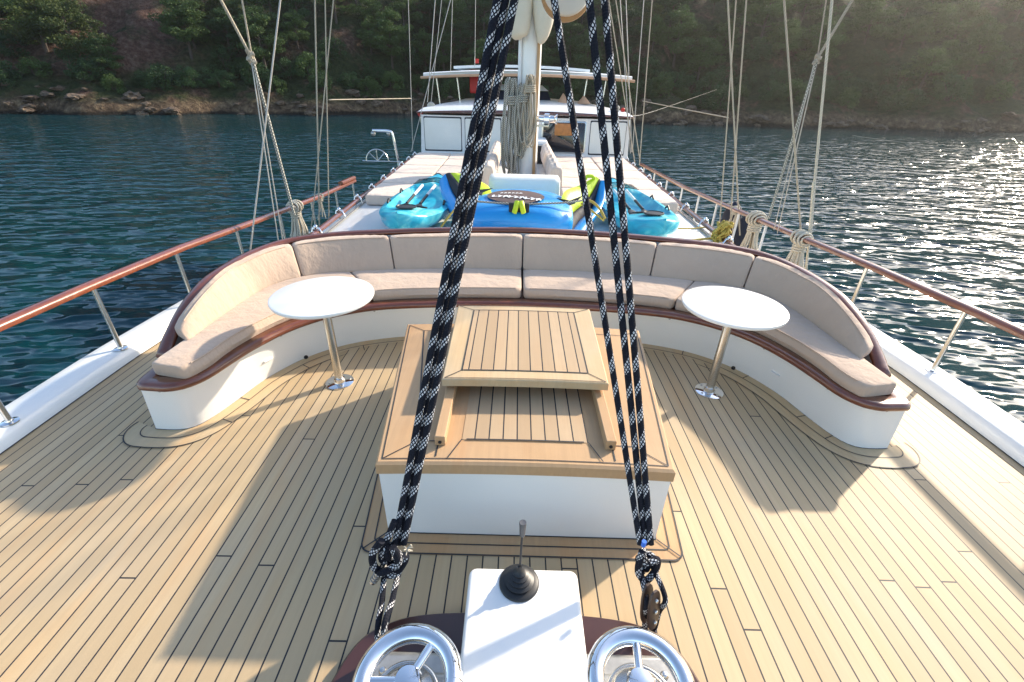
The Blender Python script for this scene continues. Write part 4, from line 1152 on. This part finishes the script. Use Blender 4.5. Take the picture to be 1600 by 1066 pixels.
# rough white brush lettering, two lines
mb = MB(); mb2 = MB(); rnd = random.Random(3)
def stroke(mb, pts, w_):
    P = resample(catmull([V(x, y, 0) for x, y in pts], 3), 8); A = []; B = []
    for i, p in enumerate(P):
        t = (P[min(i+1, 7)]-P[max(i-1, 0)]).normalized(); nn = V(-t.y, t.x, 0)*w_*(.7+.5*math.sin(math.pi*i/7))
        A.append(p+nn); B.append(p-nn)
    q = [V(pc.x+p.x, pc.y+p.y, bz(pc.x+p.x, pc.y+p.y)+.012) for p in A+B]
    mb.add(q, [(i, i+1, 9+i, 8+i) for i in range(7)])
for k in range(9):      # big line
    x = -.24+k*.056; h_ = .09; y = -.10-(.012*k)
    sh = [[(x, y), (x+.012, y+h_)], [(x, y+h_), (x+.03, y+h_*.5), (x, y)], [(x, y), (x+.03, y+h_*.9), (x+.045, y+.01)]][k % 3]
    stroke(mb, sh, .011); stroke(mb, [(x, y+h_*(.2+.3*(k % 3))), (x+.05, y+h_*(.3+.25*(k % 2)))], .010)
for k in range(6):
    x = -.16+k*.04; y = .04; stroke(mb2, [(x, y), (x+.012, y+.05), (x+.025, y+.01)], .006)
child(mb.build('lettering', M['white2'], smooth=0), patch); child(mb2.build('lettering', M['white2'], smooth=0), patch)
hp = aty(811, 324, 4.52); mb = MB(); mb.box(hp+V(0, -.01, 0), (.20, .05, .09)); hb = mb.build('handle_patch', M['blackv'], tube, bevel=.01)
for s in (-1, 1):
    mb = MB(); mb.tube(catmull([hp+V(s*.02, -.03, .06), hp+V(s*.03, -.075, .02), hp+V(s*.045, -.06, -.04)], 5), .026, 10, ell=(1, .6)); child(mb.build('handle_loop', M['lime'], smooth=80), hb)
# lashing lines
def line(name, pts, r, mat, label, cat='rope', group=None, n=8, per=6):
    mb = MB(); mb.tube(catmull(pts, per) if len(pts) > 2 else pts, r, n)
    return tag(mb.build(name, mat, smooth=80), label, cat, group)
def surf(px, py, z): return at(px, py, z)
line('lashing', [aty(745, 315, 4.62), aty(810, 319, 4.62), aty(880, 317, 4.68), aty(912, 313, 4.8)], .010, M['rope_fine'], 'thin speckled cord stretched over the front of the blue tube')
line('lashing', [surf(500, 366, .53), surf(525, 369, .53), surf(545, 371, .53), surf(572, 371, .54)], .011, M['yrope'], 'green and yellow lashing from the left grab rail to the left kayak')
line('lashing', [surf(678, 372, .54), aty(700, 340, 4.6), aty(722, 315, 4.75)], .011, M['yrope'], 'yellow lashing rising from the left kayak to the blue tube')
line('lashing', [aty(912, 312, 4.75), aty(926, 316, 4.7), aty(938, 328, 4.65), aty(945, 342, 4.6)], .014, M['yrope'], 'yellow lashing doubled over the right wing of the blue tube')
line('lashing', [aty(908, 318, 4.72), aty(925, 330, 4.66), aty(944, 345, 4.6)], .012, M['yrope'], 'lower yellow lashing from the lime wing towards the right kayak')
line('lashing', [surf(1062, 378, .55), surf(1095, 374, .53), surf(1128, 372, .53)], .012, M['yrope'], 'yellow lashing from the right kayak to the right grab rail')
line('lashing', [surf(1060, 357, .55), surf(1085, 357, .53), surf(1110, 354, .53)], .008, M['yrope'], 'thin lashing crossing the white cabin top beside the right kayak')
mb = MB(); cb = at(1128, 362, .62); rnd = random.Random(9)
for k in range(9):
    pts = []
    for j in range(13): a = 2*math.pi*j/12; pts.append(cb+V(.075*math.cos(a)*rnd.uniform(.5, 1.1)+rnd.uniform(-.03, .03), .05*math.sin(a)+rnd.uniform(-.03, .03), .085*math.sin(a+k*.4)*rnd.uniform(.6, 1.2)))
    mb.tube(catmull(pts, 3), .011, 6)
tag(mb.build('rope_bunch', M['yrope'], smooth=80), 'tangled yellow rope bunch tied to the right grab rail', 'rope bunch')

# ------------------------------------------------------------------ wheelhouse
CY = 11.0
ca = thing('wheelhouse', 'white wheelhouse with dark window and covered panes behind the mattresses', 'cabin', (CX, CY+1.5, .4))
cxl, cxr = -2.19, 2.50
cm_ = (cxl+cxr)/2; chw = (cxr-cxl)/2
mb = MB(); 
mb.loft([[V(cxl, CY, .2), V(cxr, CY, .2), V(cxr, CY+3.2, .2), V(cxl, CY+3.2, .2)], [V(cxl+.06, CY+.05, 1.27), V(cxr-.06, CY+.05, 1.27), V(cxr-.06, CY+3.2, 1.27), V(cxl+.06, CY+3.2, 1.27)]])
mb.build('wall', M['white2'], ca, smooth=30)
mb = MB(); rings = []
for dy, dzz, sc in ((-.08, 1.295, 1.01), (-.10, 1.31, 1.02), (-.07, 1.335, 1.01)):
    rings.append([V(cm_+u*chw*sc, CY+dy+.14*abs(u)**3, dzz+.05*(1-u*u)) for u in np.linspace(-1, 1, 21)]+[V(cxr, CY+3.3, dzz), V(cxl, CY+3.3, dzz)])
mb.loft(rings); mb.build('roof_trim', M['varnish'], ca, smooth=50)
mb = MB(); rings = []
for dy, zz_, sc in ((-.06, 1.33, 1.0), (.1, 1.40, .96), (.7, 1.46, .84), (1.5, 1.50, .72), (3.2, 1.51, .70)):
    rings.append([V(cm_+u*chw*sc, CY+dy+.10*abs(u)**3, zz_+.07*(1-u*u)) for u in np.linspace(-1, 1, 21)])
mb.loft(rings, closed=False, cap=False); mb.build('roof', M['white'], ca, smooth=80)
def cabw(x0, x1, z0_, z1_, name, mat, dy, r=.03, par=ca, th=.012):
    def yy(z): return CY+.05*(z-.2)/1.07
    mb = MB(); rings = []
    for o_, ins in ((0, 0), (-th*.7, 0), (-th, .006)):
        pts = []
        for cx_, cz_, a0 in ((x1-r-ins, z1_-r-ins, 0), (x0+r+ins, z1_-r-ins, math.pi/2), (x0+r+ins, z0_+r+ins, math.pi), (x1-r-ins, z0_+r+ins, 1.5*math.pi)):
            for k in range(4): a = a0+k*math.pi/6; z = cz_+r*math.sin(a); pts.append(V(cx_+r*math.cos(a), yy(z)-dy+o_, z))
        rings.append(pts)
    mb.loft(rings); o = mb.build(name, mat, None, smooth=30); o.parent = par; o.location = -par.location if par is ca else (0, 0, 0)
    return o
for (x0, x1) in ((-2.08, -1.25), (-1.18, -.38), (1.58, 2.38)):
    fr = cabw(x0, x1, .545, 1.24, 'window_frame', M['navy'], .002, .02)
    cabw(x0+.012, x1-.012, .575, 1.215, 'window_cover', M['padwhite'], .018, .03, fr)
fr = cabw(.52, 1.50, .56, 1.22, 'window_frame', M['steel'], .004, .05)
gl, gnt, gb = newmat('dark_glass'); gb.inputs['Base Color'].default_value = (.012, .014, .02, 1); gb.inputs['Roughness'].default_value = .05; gb.inputs['Specular IOR Level'].default_value = .8
cabw(.55, 1.47, .59, 1.19, 'pane', gl, .02, .04, fr)
cabw(.80, 1.30, .93, 1.17, 'painted_reflection', M['orange_refl'], .030, .02, fr)  # orange reflection painted as a thin panel on the dark pane
# companion door
cd = thing('companionway', 'dark framed companion door under the mast', 'door', (.35, 10.6, .4))
mb = MB(); mb.box((.33, 10.5, .62), (.56, .8, .55)); mb.build('housing', M['white2'], cd, bevel=.03)
mb = MB(); mb.box((.40, 10.08, .62), (.34, .03, .44)); f_o = mb.build('frame', M['steel'], cd, bevel=.02)
mb = MB(); mb.box((.40, 10.06, .62), (.27, .03, .38)); mb.build('dark_pane', gl, cd, bevel=.01)
# flybridge windscreen & seats seen above the roof
ws = thing('windscreen', 'low dark windscreen hood with pale top on the wheelhouse roof', 'windscreen', (-.4, 12.5, 1.6))
mb = MB(); rings = []
for dy, zz_, hw in ((0, 1.54, .95), (.25, 1.74, .86)):
    rings.append([V(-.15+u*hw, 12.4+dy+.3*u*u, zz_) for u in np.linspace(-1, 1, 15)])
mb.loft(rings, closed=False, cap=False); mb.build('screen', M['navy'], ws, smooth=80)
mb = MB(); rings = [[V(-.15+u*.88, 12.62+.3*u*u, 1.76+.0) for u in np.linspace(-1, 1, 15)], [V(-.15+u*.75, 13.0+.2*u*u, 1.86) for u in np.linspace(-1, 1, 15)], [V(-.15+u*.75, 13.8, 1.88) for u in np.linspace(-1, 1, 15)]]
mb.loft(rings, closed=False, cap=False); mb.build('screen_top', M['white2'], ws, smooth=80)
for i, (px, pyb, pyt) in enumerate(((880, 158, 146), (912, 158, 150))):
    b_ = aty(px, pyb, 12.4); t_ = aty(px, pyt, 12.4); mb = MB()
    mb.tube([b_-V(0, 0, .05), b_.lerp(t_, .5), t_], [.33, .13, .02], 12, ell=(1, .5)); tag(mb.build('folded_parasol', M['tan'], smooth=80), f'{["left", "right"][i]} of two tan cloth peaks showing above the wheelhouse roof', 'parasol', 'tan peaks on the roof')
# search lights/fittings
def fitting(px, py, y, col, nm, label, r=.05):
    p = aty(px, py, y); t = thing(nm, label, 'lamp', tuple(p))
    mb = MB(); mb.lathe([(.0, -.06), (r*.7, -.05), (r, 0), (r*1.05, .02), (r*.9, .03), (0, .025)], p, (0, -1, 0), 16); mb.build('lamp_head', M[col], t)
    mb = MB(); mb.cyl(p+V(0, .02, 0), p+V(0, .02, -.18), .012, n=8); mb.build('bracket', M['steel'], t)
fitting(963, 170, 11.3, 'dull', 'searchlight', 'small searchlight on the right front corner of the wheelhouse roof', .07)
fitting(973, 172, 11.3, 'red', 'navigation_light', 'red light on the right corner of the wheelhouse roof', .045)
fitting(657, 178, 11.4, 'red', 'navigation_light', 'red light at the left front corner of the wheelhouse', .06)
fitting(674, 166, 11.4, 'dull', 'searchlight', 'dark searchlight on the left front corner of the wheelhouse roof', .085)
# red lifebuoy-like box on the roof
mb = MB(); p = aty(741, 128, 12.9); mb.box(p, (.22, .14, .50)); tag(mb.build('red_locker', M['red'], bevel=.04, seg=3), 'red box standing on the wheelhouse roof under the canopy', 'box')
# canopy
cn = thing('canopy', 'flat white canopy on steel poles above the wheelhouse', 'canopy', (CX, 13.5, 2.0))
mb = MB(); rings = []
cl_, cr_ = aty(657, 117, 12.2), aty(993, 123, 12.2)
for dy, o_ in ((0, 0), (.06, .02), (3.6, .02)):
    top = []; 
    for u in np.linspace(-1, 1, 21):
        x = (cl_.x+cr_.x)/2+(cr_.x-cl_.x)/2*u; z = cl_.z+(cr_.z-cl_.z)*(u+1)/2+.085*(1-u*u)+o_
        top.append(V(x, 12.2+dy+.35*u*u, z))
    rings.append([p+V(0, 0, .03) for p in top]+[p-V(0, 0, .035) for p in top[::-1]])
mb.loft(rings); mb.build('canopy_roof', M['white2'], cn, smooth=50)
mb = MB(); mb.tube([V((cl_.x+cr_.x)/2+(cr_.x-cl_.x)/2*1.02*u, 12.14+.35*u*u, cl_.z+(cr_.z-cl_.z)*(u+1)/2+.085*(1-u*u)-.055) for u in np.linspace(-1, 1, 21)], .03, 8); mb.build('front_beam', M['tan'], cn)
mb = MB(); rings = []
for dy in (0, 2.2):
    rings.append([V(.05+1.75*u, 13.6+dy, 2.26+.06*(1-u*u)+q) for q in (0,) for u in np.linspace(-1, 1, 11)]+[V(.05+1.75*u, 13.6+dy, 2.20+.06*(1-u*u)) for u in np.linspace(1, -1, 11)])
mb.loft(rings); mb.build('upper_panel', M['white2'], cn, smooth=50)
for px in (682, 714, 772, 845, 918, 948):
    a = aty(px, 120 if px > 700 else 122, 12.5); b = aty(px+(6 if px < 800 else -8), 160, 12.5); mb = MB(); mb.cyl(a, V(b.x, b.y, 1.35), .018, n=8); mb.build('pole', M['steel'], cn)
# little courtesy flag
p = aty(742, 104, 13.6); fl = thing('pennant', 'tiny red and white pennant on top of the canopy', 'flag', tuple(p)); mb = MB(); mb.cyl(p, p+V(0, 0, .2), .008, n=6); mb.build('pole', M['steel'], fl)
mb = MB(); mb.box(p+V(.05, 0, .12), (.10, .01, .10)); mb.build('cloth', M['red'], fl)

# ------------------------------------------------------------------ mast
mx, my = .155, 8.5
mast = thing('mast', 'white painted mast rising from the cabin top with furled cream sail', 'mast', (mx, my, .4))
mb = MB(); mb.lathe([(.19, .40), (.185, 1.0), (.178, 3.0), (.175, 8), (.12, 14)], (mx, my, 0), n=36); mb.build('mast_pole', M['white'], mast, smooth=60)
mb = MB(); mb.box((mx+.13, my-.15, 2.4), (.045, .05, 4.0)); mb.build('sail_track', M['teakw'], mast, bevel=.008)
mb = MB(); mb.tube([(mx-.16, my-.14, .5), (mx-.15, my-.15, 6)], .03, 10); mb.build('conduit', M['white2'], mast, smooth=80)
bl, br = aty(812, 58, 8.3), aty(848, 62, 8.3)
for s, c_, pts in ((-1, 'left', [(812, 62, .02), (811, 55, .13), (812, 30, .17), (815, -40, .19), (820, -300, .2)]), (1, 'right', [(842, 68, .03), (847, 55, .10), (850, 20, .165), (848, -40, .18), (845, -300, .2)])):
    P = [aty(a, b, 8.22) for a, b, r_ in pts]; mb = MB(); mb.tube(catmull(P, 5), [float(v) for v in np.interp(np.linspace(0, 4, 21), range(5), [r_ for _, _, r_ in pts])], 18)
    mb.build('furled_sail', M['canvas'], mast, smooth=80)
# winch on the mast
wp_ = aty(850, 186, 8.3); wn_o = thing('mast_winch', 'chrome winch drum on the right side of the mast', 'winch', tuple(wp_))
mb = MB(); mb.lathe([(.05, -.15), (.05, 0), (.085, .01), (.085, .09), (.055, .10), (.05, .17), (.075, .2), (.075, .22), (.02, .225)], wp_, (1, -.15, 0), 24); mb.build('drum', M['chrome'], wn_o, smooth=40)
mb = MB(); mb.box(wp_+V(-.02, 0, -.1), (.2, .12, .03)); mb.build('bracket', M['steel'], wn_o, bevel=.006)

def coil(cx_, cy_, y, w_, h_, loops, mat, r, label, seed, wrap=True):
    rnd = random.Random(seed); top = aty(cx_, cy_, y); mb = MB()
    for k in range(loops):
        ww = w_*rnd.uniform(.5, 1); hh = h_*rnd.uniform(.75, 1.05); ox = rnd.uniform(-.25, .25)*w_; oy = -rnd.uniform(0, .09)
        pts = []
        for j in range(17):
            a = 2*math.pi*j/16; pts.append(top+V(ox+ww*.5*math.sin(a)*(.45+.55*(1-math.cos(a))/2)+rnd.uniform(-.016, .016), oy+.04*math.sin(a*2+k)+rnd.uniform(-.01, .01), -hh*(1-math.cos(a))/2+rnd.uniform(-.02, .02)))
        mb.tube(catmull(pts, 3), r, 7)
    if wrap:
        for k in range(4):
            z = -h_*.16-k*r*2.1; mb.tube([top+V(w_*.34*math.cos(a), -.045+.075*math.sin(a), z+.004*a) for a in [2*math.pi*j/14 for j in range(15)]], r, 7)
    return tag(mb.build('rope_coil', mat, smooth=80), label, 'rope coil')
coil(800, 124, 8.25, .26, 1.62, 9, M['rope_fine'], .016, 'long hank of grey flecked rope hanging on the left of the mast', 1)
coil(818, 132, 8.22, .24, 1.05, 8, M['rope_fine'], .014, 'hank of grey flecked rope hanging on the middle of the mast', 2)
coil(828, 118, 8.2, .26, 1.0, 7, M['tanrope'], .013, 'looped tan rope coil hanging on the right of the mast', 3)
coil(806, 190, 8.2, .18, .9, 5, M['rope_fine'], .013, 'lower hank of flecked rope ending beside the mast foot', 4, False)

# ------------------------------------------------------------------ handrails
def hrz(y, left=False): return float(np.interp(y, [1, 2.2, 3, 4, 5.2, 7.3, 9.1, 12.6], [.60, .585, .565, .525, .435, .305, .24, .16] if left else [.60, .585, .565, .53, .455, .335, .245, .16]))
for s in (-1, 1):
    side = 'left' if s < 0 else 'right'
    hx0 = CX+s*3.135 if s < 0 else CX+s*3.19
    h = thing('handrail', f'varnished wooden handrail on steel posts along the {side} side of the boat', 'handrail', (hx0, 4, 0), 'handrails along the boat')
    yend = 8.9 if s < 0 else 12.6
    def hxp(y): 
        return CX+s*(3.135 if s < 0 else float(np.interp(y, [1, 2.7, 4, 12.6], [3.25, 3.23, 3.18, 3.13])))
    mb = MB(); yy = np.linspace(.9, yend, 60)
    prof = [(-.042, -.020), (-.046, .004), (-.034, .022), (0, .030), (.034, .022), (.046, .004), (.042, -.020), (.0, -.028)]
    mb.sweep([V(hxp(y), y, hrz(y, s < 0)) for y in yy], prof); mb.build('rail', M['railv'], h, smooth=50)
    if s < 0:
        mb = MB(); mb.sweep([V(hxp(y), y, hrz(y, True)+.055) for y in (8.2, 8.5, 8.9)], prof); mb.build('rail_scarf', M['railv'], h, smooth=50)
    posts = [1.2, 2.14, 3.03, 3.93, 4.9, 5.9, 6.9, 7.9, 8.8] if s < 0 else [1.0, 2.03, 3.03, 4.03, 5.1, 5.9, 6.7, 7.5, 8.3, 9.2, 10.2, 11.2, 12.2]
    for y in posts:
        x = hxp(y); z = deckz(x, y)+.088
        mb = MB(); mb.cyl(V(x, y, z), V(x, y, hrz(y, s < 0)-.01), .0165, n=14); pp = mb.build('post', M['steel'] if (s < 0 or y < 4.5) else M['white2'], h, smooth=60)
        mb = MB(); mb.lathe([(.045, 0), (.045, .006), (.022, .012), (.020, .02)], V(x, y, z), n=20); child(mb.build('foot_flange', M['chrome']), pp)

# ------------------------------------------------------------------ rigging
def stay(pix, y0, y1, r, mat, label, grp, ext=3.0):
    """straight shroud through two sight points at real distances, carried on upwards"""
    a = aty(*pix[0], y0); b = aty(*pix[1], y1); d = b-a
    if y0 < 9: a0 = a; a = a-d*max(0, (a.z-.02)/d.z); ext = ext+(a0-a).length/d.length
    mb = MB(); mb.tube(lin(a, b+d*ext, 24), r, 7)
    return tag(mb.build('shroud', mat, smooth=80), label, 'rigging line', grp)
GL, GR, GC, GD = 'rigging lines on the left', 'rigging lines on the right', 'rigging lines beside the wheelhouse, left', 'rigging lines beside the wheelhouse, right'
T, S_ = M['tanrope'], M['stay']
# left
kn = aty(392, 90, 5.2)
def seg(pa, pb, ya, yb, r, mat, label, grp, up=0):
    a = aty(*pa, ya); b = aty(*pb, yb); a0 = a
    if pa[1] > 300: a = a+(a-b)*.07
    if up: b = b+(b-a)*up
    mb = MB(); mb.tube(lin(a, b, 20), r, 8); return tag(mb.build('rigging_line', mat, smooth=80), label, 'rigging line', grp)
seg((394, 92), (345, 0), 5.2, 5.0, .0135, T, 'thick tan rope leaning left from the small knot high on the left', GL, 4)
seg((394, 92), (378, 0), 5.2, 5.2, .009, T, 'thinner tan rope rising from the small knot high on the left', GL, 4)
seg((456, 322), (394, 92), 5.25, 5.2, .0165, M['rope_fine'], 'speckled rope running down from the high left knot to the coil on the railing', GL)
seg((441, 372), (396, 96), 5.1, 5.2, .006, S_, 'thin line just left of the speckled rope on the left', GL)
seg((433, 365), (393, 96), 5.0, 5.2, .006, S_, 'thinnest line hanging under the high left knot', GL)
mb = MB(); mb.tube(catmull(knot(kn, .03, .05, 3, .012, 2), 2), .012, 7); tag(mb.build('rope_knot', T, smooth=80), 'small tan knot joining the ropes high on the left', 'knot')
stay([(393, 375), (438, 0)], 4.9, 5.4, .009, S_, 'grey shroud leaning right, leftmost to pass the railing on the left', GL)
stay([(498, 298), (492, 0)], 6.3, 6.3, .0095, T, 'nearly upright tan shroud above the small ring knot on the left railing', GL)
stay([(489, 330), (521, 0)], 6.2, 6.4, .0075, T, 'tan shroud leaning right across the upright pair on the left', GL)
stay([(514, 350), (508, 0)], 6.6, 6.7, .0075, T, 'upright tan line carrying the horizontal cord on the left', GL)
a, b = aty(514, 156, 6.65), aty(642, 154, 9.5); line('cord', [a, b], .0065, T, 'horizontal cord tied between two shrouds left of the wheelhouse', 'rope')
stay([(645, 236), (638, 0)], 10.8, 10.8, .007, S_, 'upright grey line left of the wheelhouse', GC)
stay([(642, 238), (704, 0)], 10.9, 11.2, .008, S_, 'grey line leaning right over the left end of the canopy', GC)
stay([(672, 175), (690, 0)], 11.4, 11.4, .007, S_, 'thin grey line above the left searchlight', GC)
stay([(668, 160), (680, 0)], 11.4, 11.6, .009, S_, 'thin grey line crossing behind the left end of the canopy', GC)
stay([(704, 112), (707, 0)], 12.2, 12.2, .008, S_, 'short upright line meeting the canopy top on the left', GC)
stay([(742, 105), (743, 0)], 12.8, 12.8, .007, S_, 'faint line rising behind the rope bundle from the canopy', GC)
# right
stay([(992, 255), (951, 0)], 10.5, 10.9, .010, T, 'tan line leaning left beside the black rope pair', GD)
stay([(1000, 252), (962, 0)], 10.6, 10.9, .010, T, 'thicker tan line leaning left by the right end of the canopy', GD)
stay([(985, 240), (969, 0)], 10.9, 11.1, .009, S_, 'thin grey line above the right corner of the wheelhouse', GD)
stay([(987, 238), (978, 0)], 10.9, 11.2, .009, S_, 'second thin grey line above the right corner of the wheelhouse', GD)
stay([(988, 238), (1006, 0)], 10.9, 10.9, .009, S_, 'thin grey line leaning right beside the wheelhouse', GD)
stay([(999, 258), (1019, 0)], 10.2, 10.4, .010, T, 'tan shroud leaning right beside the wheelhouse', GD)
stay([(1154, 328), (1137, 0)], 6.7, 6.7, .0105, T, 'tan shroud leaning left, crossing its neighbours in the right middle', GR)
stay([(1126, 330), (1150, 0)], 6.8, 6.9, .008, T, 'tan line ending at the yellow rope bunch on the right', GR)
stay([(1143, 320), (1166, 0)], 6.7, 6.8, .009, T, 'tan shroud leaning right, just left of the small white hitch', GR)
stay([(1251, 358), (1225, 0)], 5.4, 5.4, .0095, T, 'tan shroud leaning left down to the big hitch on the right railing', GR)
seg((1205, 328), (1277, 92), 5.55, 5.5, .0155, M['rope_fine'], 'speckled rope falling left from the joint high on the right', GR)
seg((1277, 92), (1332, 0), 5.5, 5.4, .0135, T, 'thick tan rope leaning right above the joint high on the right', GR, 4)
seg((1277, 92), (1291, 0), 5.5, 5.5, .007, T, 'thin tan rope rising from the joint high on the right', GR, 4)
seg((1213, 345), (1272, 100), 5.5, 5.5, .006, S_, 'thin line just right of the falling speckled rope on the right', GR)
seg((1218, 350), (1275, 102), 5.5, 5.5, .006, S_, 'thinnest line hanging from the joint high on the right', GR)
stay([(1272, 292), (1300, 0)], 5.2, 5.25, .0125, M['creamrope'], 'pale thick shroud above the spliced eye on the right', GR)
seg((1266, 362), (1272, 285), 5.15, 5.2, .019, M['creamrope'], 'spliced eye of the pale shroud on the right railing', GR)
kn2 = aty(1277, 93, 5.5); mb = MB(); mb.tube(catmull(knot(kn2, .026, .03, 2, .011, 6), 2), .010, 7); tag(mb.build('rope_knot', T, smooth=80), 'small tan knot joining the ropes high on the right', 'knot')
line('cord', [aty(1004, 158, 10.3), aty(1070, 171, 8.5), aty(1138, 184, 6.9)], .007, T, 'tan cord running level from the wheelhouse shrouds to the right shrouds', 'rope')
line('cord', [aty(984, 182, 11), aty(1040, 168, 25), aty(1120, 140, 66)], .006, S_, 'faint grey line rising to the right behind the wheelhouse', 'rope')
line('mooring_line', [aty(1285, 206, 62), aty(1420, 224, 45), aty(1610, 252, 32)], .02, M['tanrope'], 'long faint mooring line over the water on the right', 'rope')

# coils on the railing
def hitch(px, py, y, w_, drop, r, mat, label, seed, tassel=True, loops=8):
    rnd = random.Random(seed); c = V(CX-3.135 if px < 800 else CX+3.18, y, hrz(y, px < 800)-.01); mb = MB()
    for k in range(loops):
        ox = (k-(loops-1)/2)*r*1.9; R0 = w_*(.62+.5*((k*5) % loops)/loops); tl = rnd.uniform(-.35, .35)
        mb.tube([c+V(R0*math.cos(a), ox+rnd.uniform(-.006, .006)+R0*tl*math.sin(a), R0*.85*math.sin(a)) for a in [2*math.pi*j/16 for j in range(17)]], r, 7)
    for k in range(4 if tassel else 2):
        z = -w_*.8-k*r*2; mb.tube([c+V(w_*.72*math.cos(a), w_*.72*math.sin(a), z+r*.3*a) for a in [2*math.pi*j/14 for j in range(15)]], r, 7)
    for k in range(38 if tassel else 5):
        a = rnd.uniform(0, 6.28); e = rnd.uniform(.7, 1)*drop
        mb.tube(catmull([c+V(w_*.5*math.cos(a), w_*.5*math.sin(a), -w_), c+V(w_*.75*math.cos(a)+rnd.uniform(-.02, .02), w_*.7*math.sin(a)+rnd.uniform(-.02, .02), -w_-e*.5), c+V(w_*1.45*math.cos(a), w_*1.3*math.sin(a)-w_*.3, -w_-e)], 4), r*.85, 6)
    return tag(mb.build('rope_hitch', mat, smooth=80), label, 'rope coil', 'rope hitches on the railings')
xl = CX-3.135
def yat(px, py, x):    # distance at which a sight line meets the rail's vertical plane
    a = aty(px, py, 1.); return x/a.x
hitch(462, 332, yat(462, 332, xl), .085, .42, .014, M['creamrope'], 'large cream rope hitch with hanging ends on the left railing', 1)
hitch(498, 303, yat(498, 303, xl), .055, .35, .009, M['creamrope'], 'small rope hitch further along the left railing', 2, False, 4)
xr_ = CX+3.17
hitch(1180, 347, yat(1180, 347, xr_), .105, .50, .014, M['creamrope'], 'large cream rope hitch with frayed hanging ends on the right railing', 3)
hitch(1252, 372, yat(1252, 372, xr_), .085, .40, .014, M['creamrope'], 'tightly wrapped cream rope hitch nearest on the right railing', 4)
hitch(1150, 323, yat(1150, 323, xr_), .06, .30, .010, M['creamrope'], 'small rope hitch farthest along the right railing', 5, False, 4)
# gangway davit pipe and wheel on the left
dv = thing('boarding_davit', 'bent steel pipe davit outside the left railing near the wheelhouse', 'davit', tuple(aty(612, 250, 10.0)))
mb = MB(); mb.tube(catmull([aty(624, 262, 10), aty(618, 232, 10), aty(613, 210, 10), aty(606, 205, 10), aty(582, 204, 10)], 6), .028, 10); mb.build('pipe', M['chrome'], dv, smooth=80)
mb = MB(); mb.sphere(aty(583, 209, 10), .05); mb.sphere(aty(607, 209, 10), .045); mb.build('pulley', M['dull'], dv)
gw = thing('gangway_fan', 'semicircular spoked steel frame standing left of the wheelhouse', 'frame', tuple(aty(590, 252, 9.6)))
c = aty(590, 252, 9.6); mb = MB(); mb.tube([c+V(.22*math.cos(a), 0, .22*math.sin(a)) for a in [math.pi*k/16 for k in range(17)]], .010, 8); mb.tube([c-V(.3, 0, 0), c+V(.45, 0, 0)], .010, 8); mb.build('rim', M['steel'], gw)
for a in (.8, 1.57, 2.34):
    mb = MB(); mb.tube([c, c+V(.22*math.cos(a), 0, .22*math.sin(a))], .008, 6); mb.build('spoke', M['steel'], gw)
# navy fenders outside the right rail
for k, (px, py) in enumerate(((1142, 345), (1158, 368))):
    y = yat(px, py, CX+3.36); p = aty(px, py, y); f = thing('fender', ['navy covered fender hanging outside the right railing, the farther of two', 'navy covered fender hanging outside the right railing, the nearer of two'][k], 'fender', tuple(p), 'navy fenders')
    mb = MB(); mb.lathe([(.02, .30), (.10, .22), (.14, .10), (.15, -.1), (.14, -.3), (.06, -.38), (0, -.4)], p, n=18); mb.build('cover', M['navy'], f, smooth=70)
    mb = MB(); mb.cyl(p+V(0, 0, .28), V(CX+3.22, y, hrz(y)), .01, n=6); mb.build('lanyard', M['creamrope'], f)

# ------------------------------------------------------------------ morning haze: one closed box of even air
hm = bpy.data.materials.new('haze_air'); hm.use_nodes = True; hn_ = hm.node_tree; hn_.nodes.clear()
pv = hn_.nodes.new('ShaderNodeVolumePrincipled'); pv.inputs['Color'].default_value = (.95, .93, .88, 1)
pv.inputs['Density'].default_value = .00038; pv.inputs['Anisotropy'].default_value = .72
ho = hn_.nodes.new('ShaderNodeOutputMaterial'); hn_.links.new(pv.outputs[0], ho.inputs['Volume'])
mb = MB(); mb.box((0, 82, 38), (356, 364, 90)); hz_ = mb.build('haze', hm, smooth=0); hz_['kind'] = 'stuff'
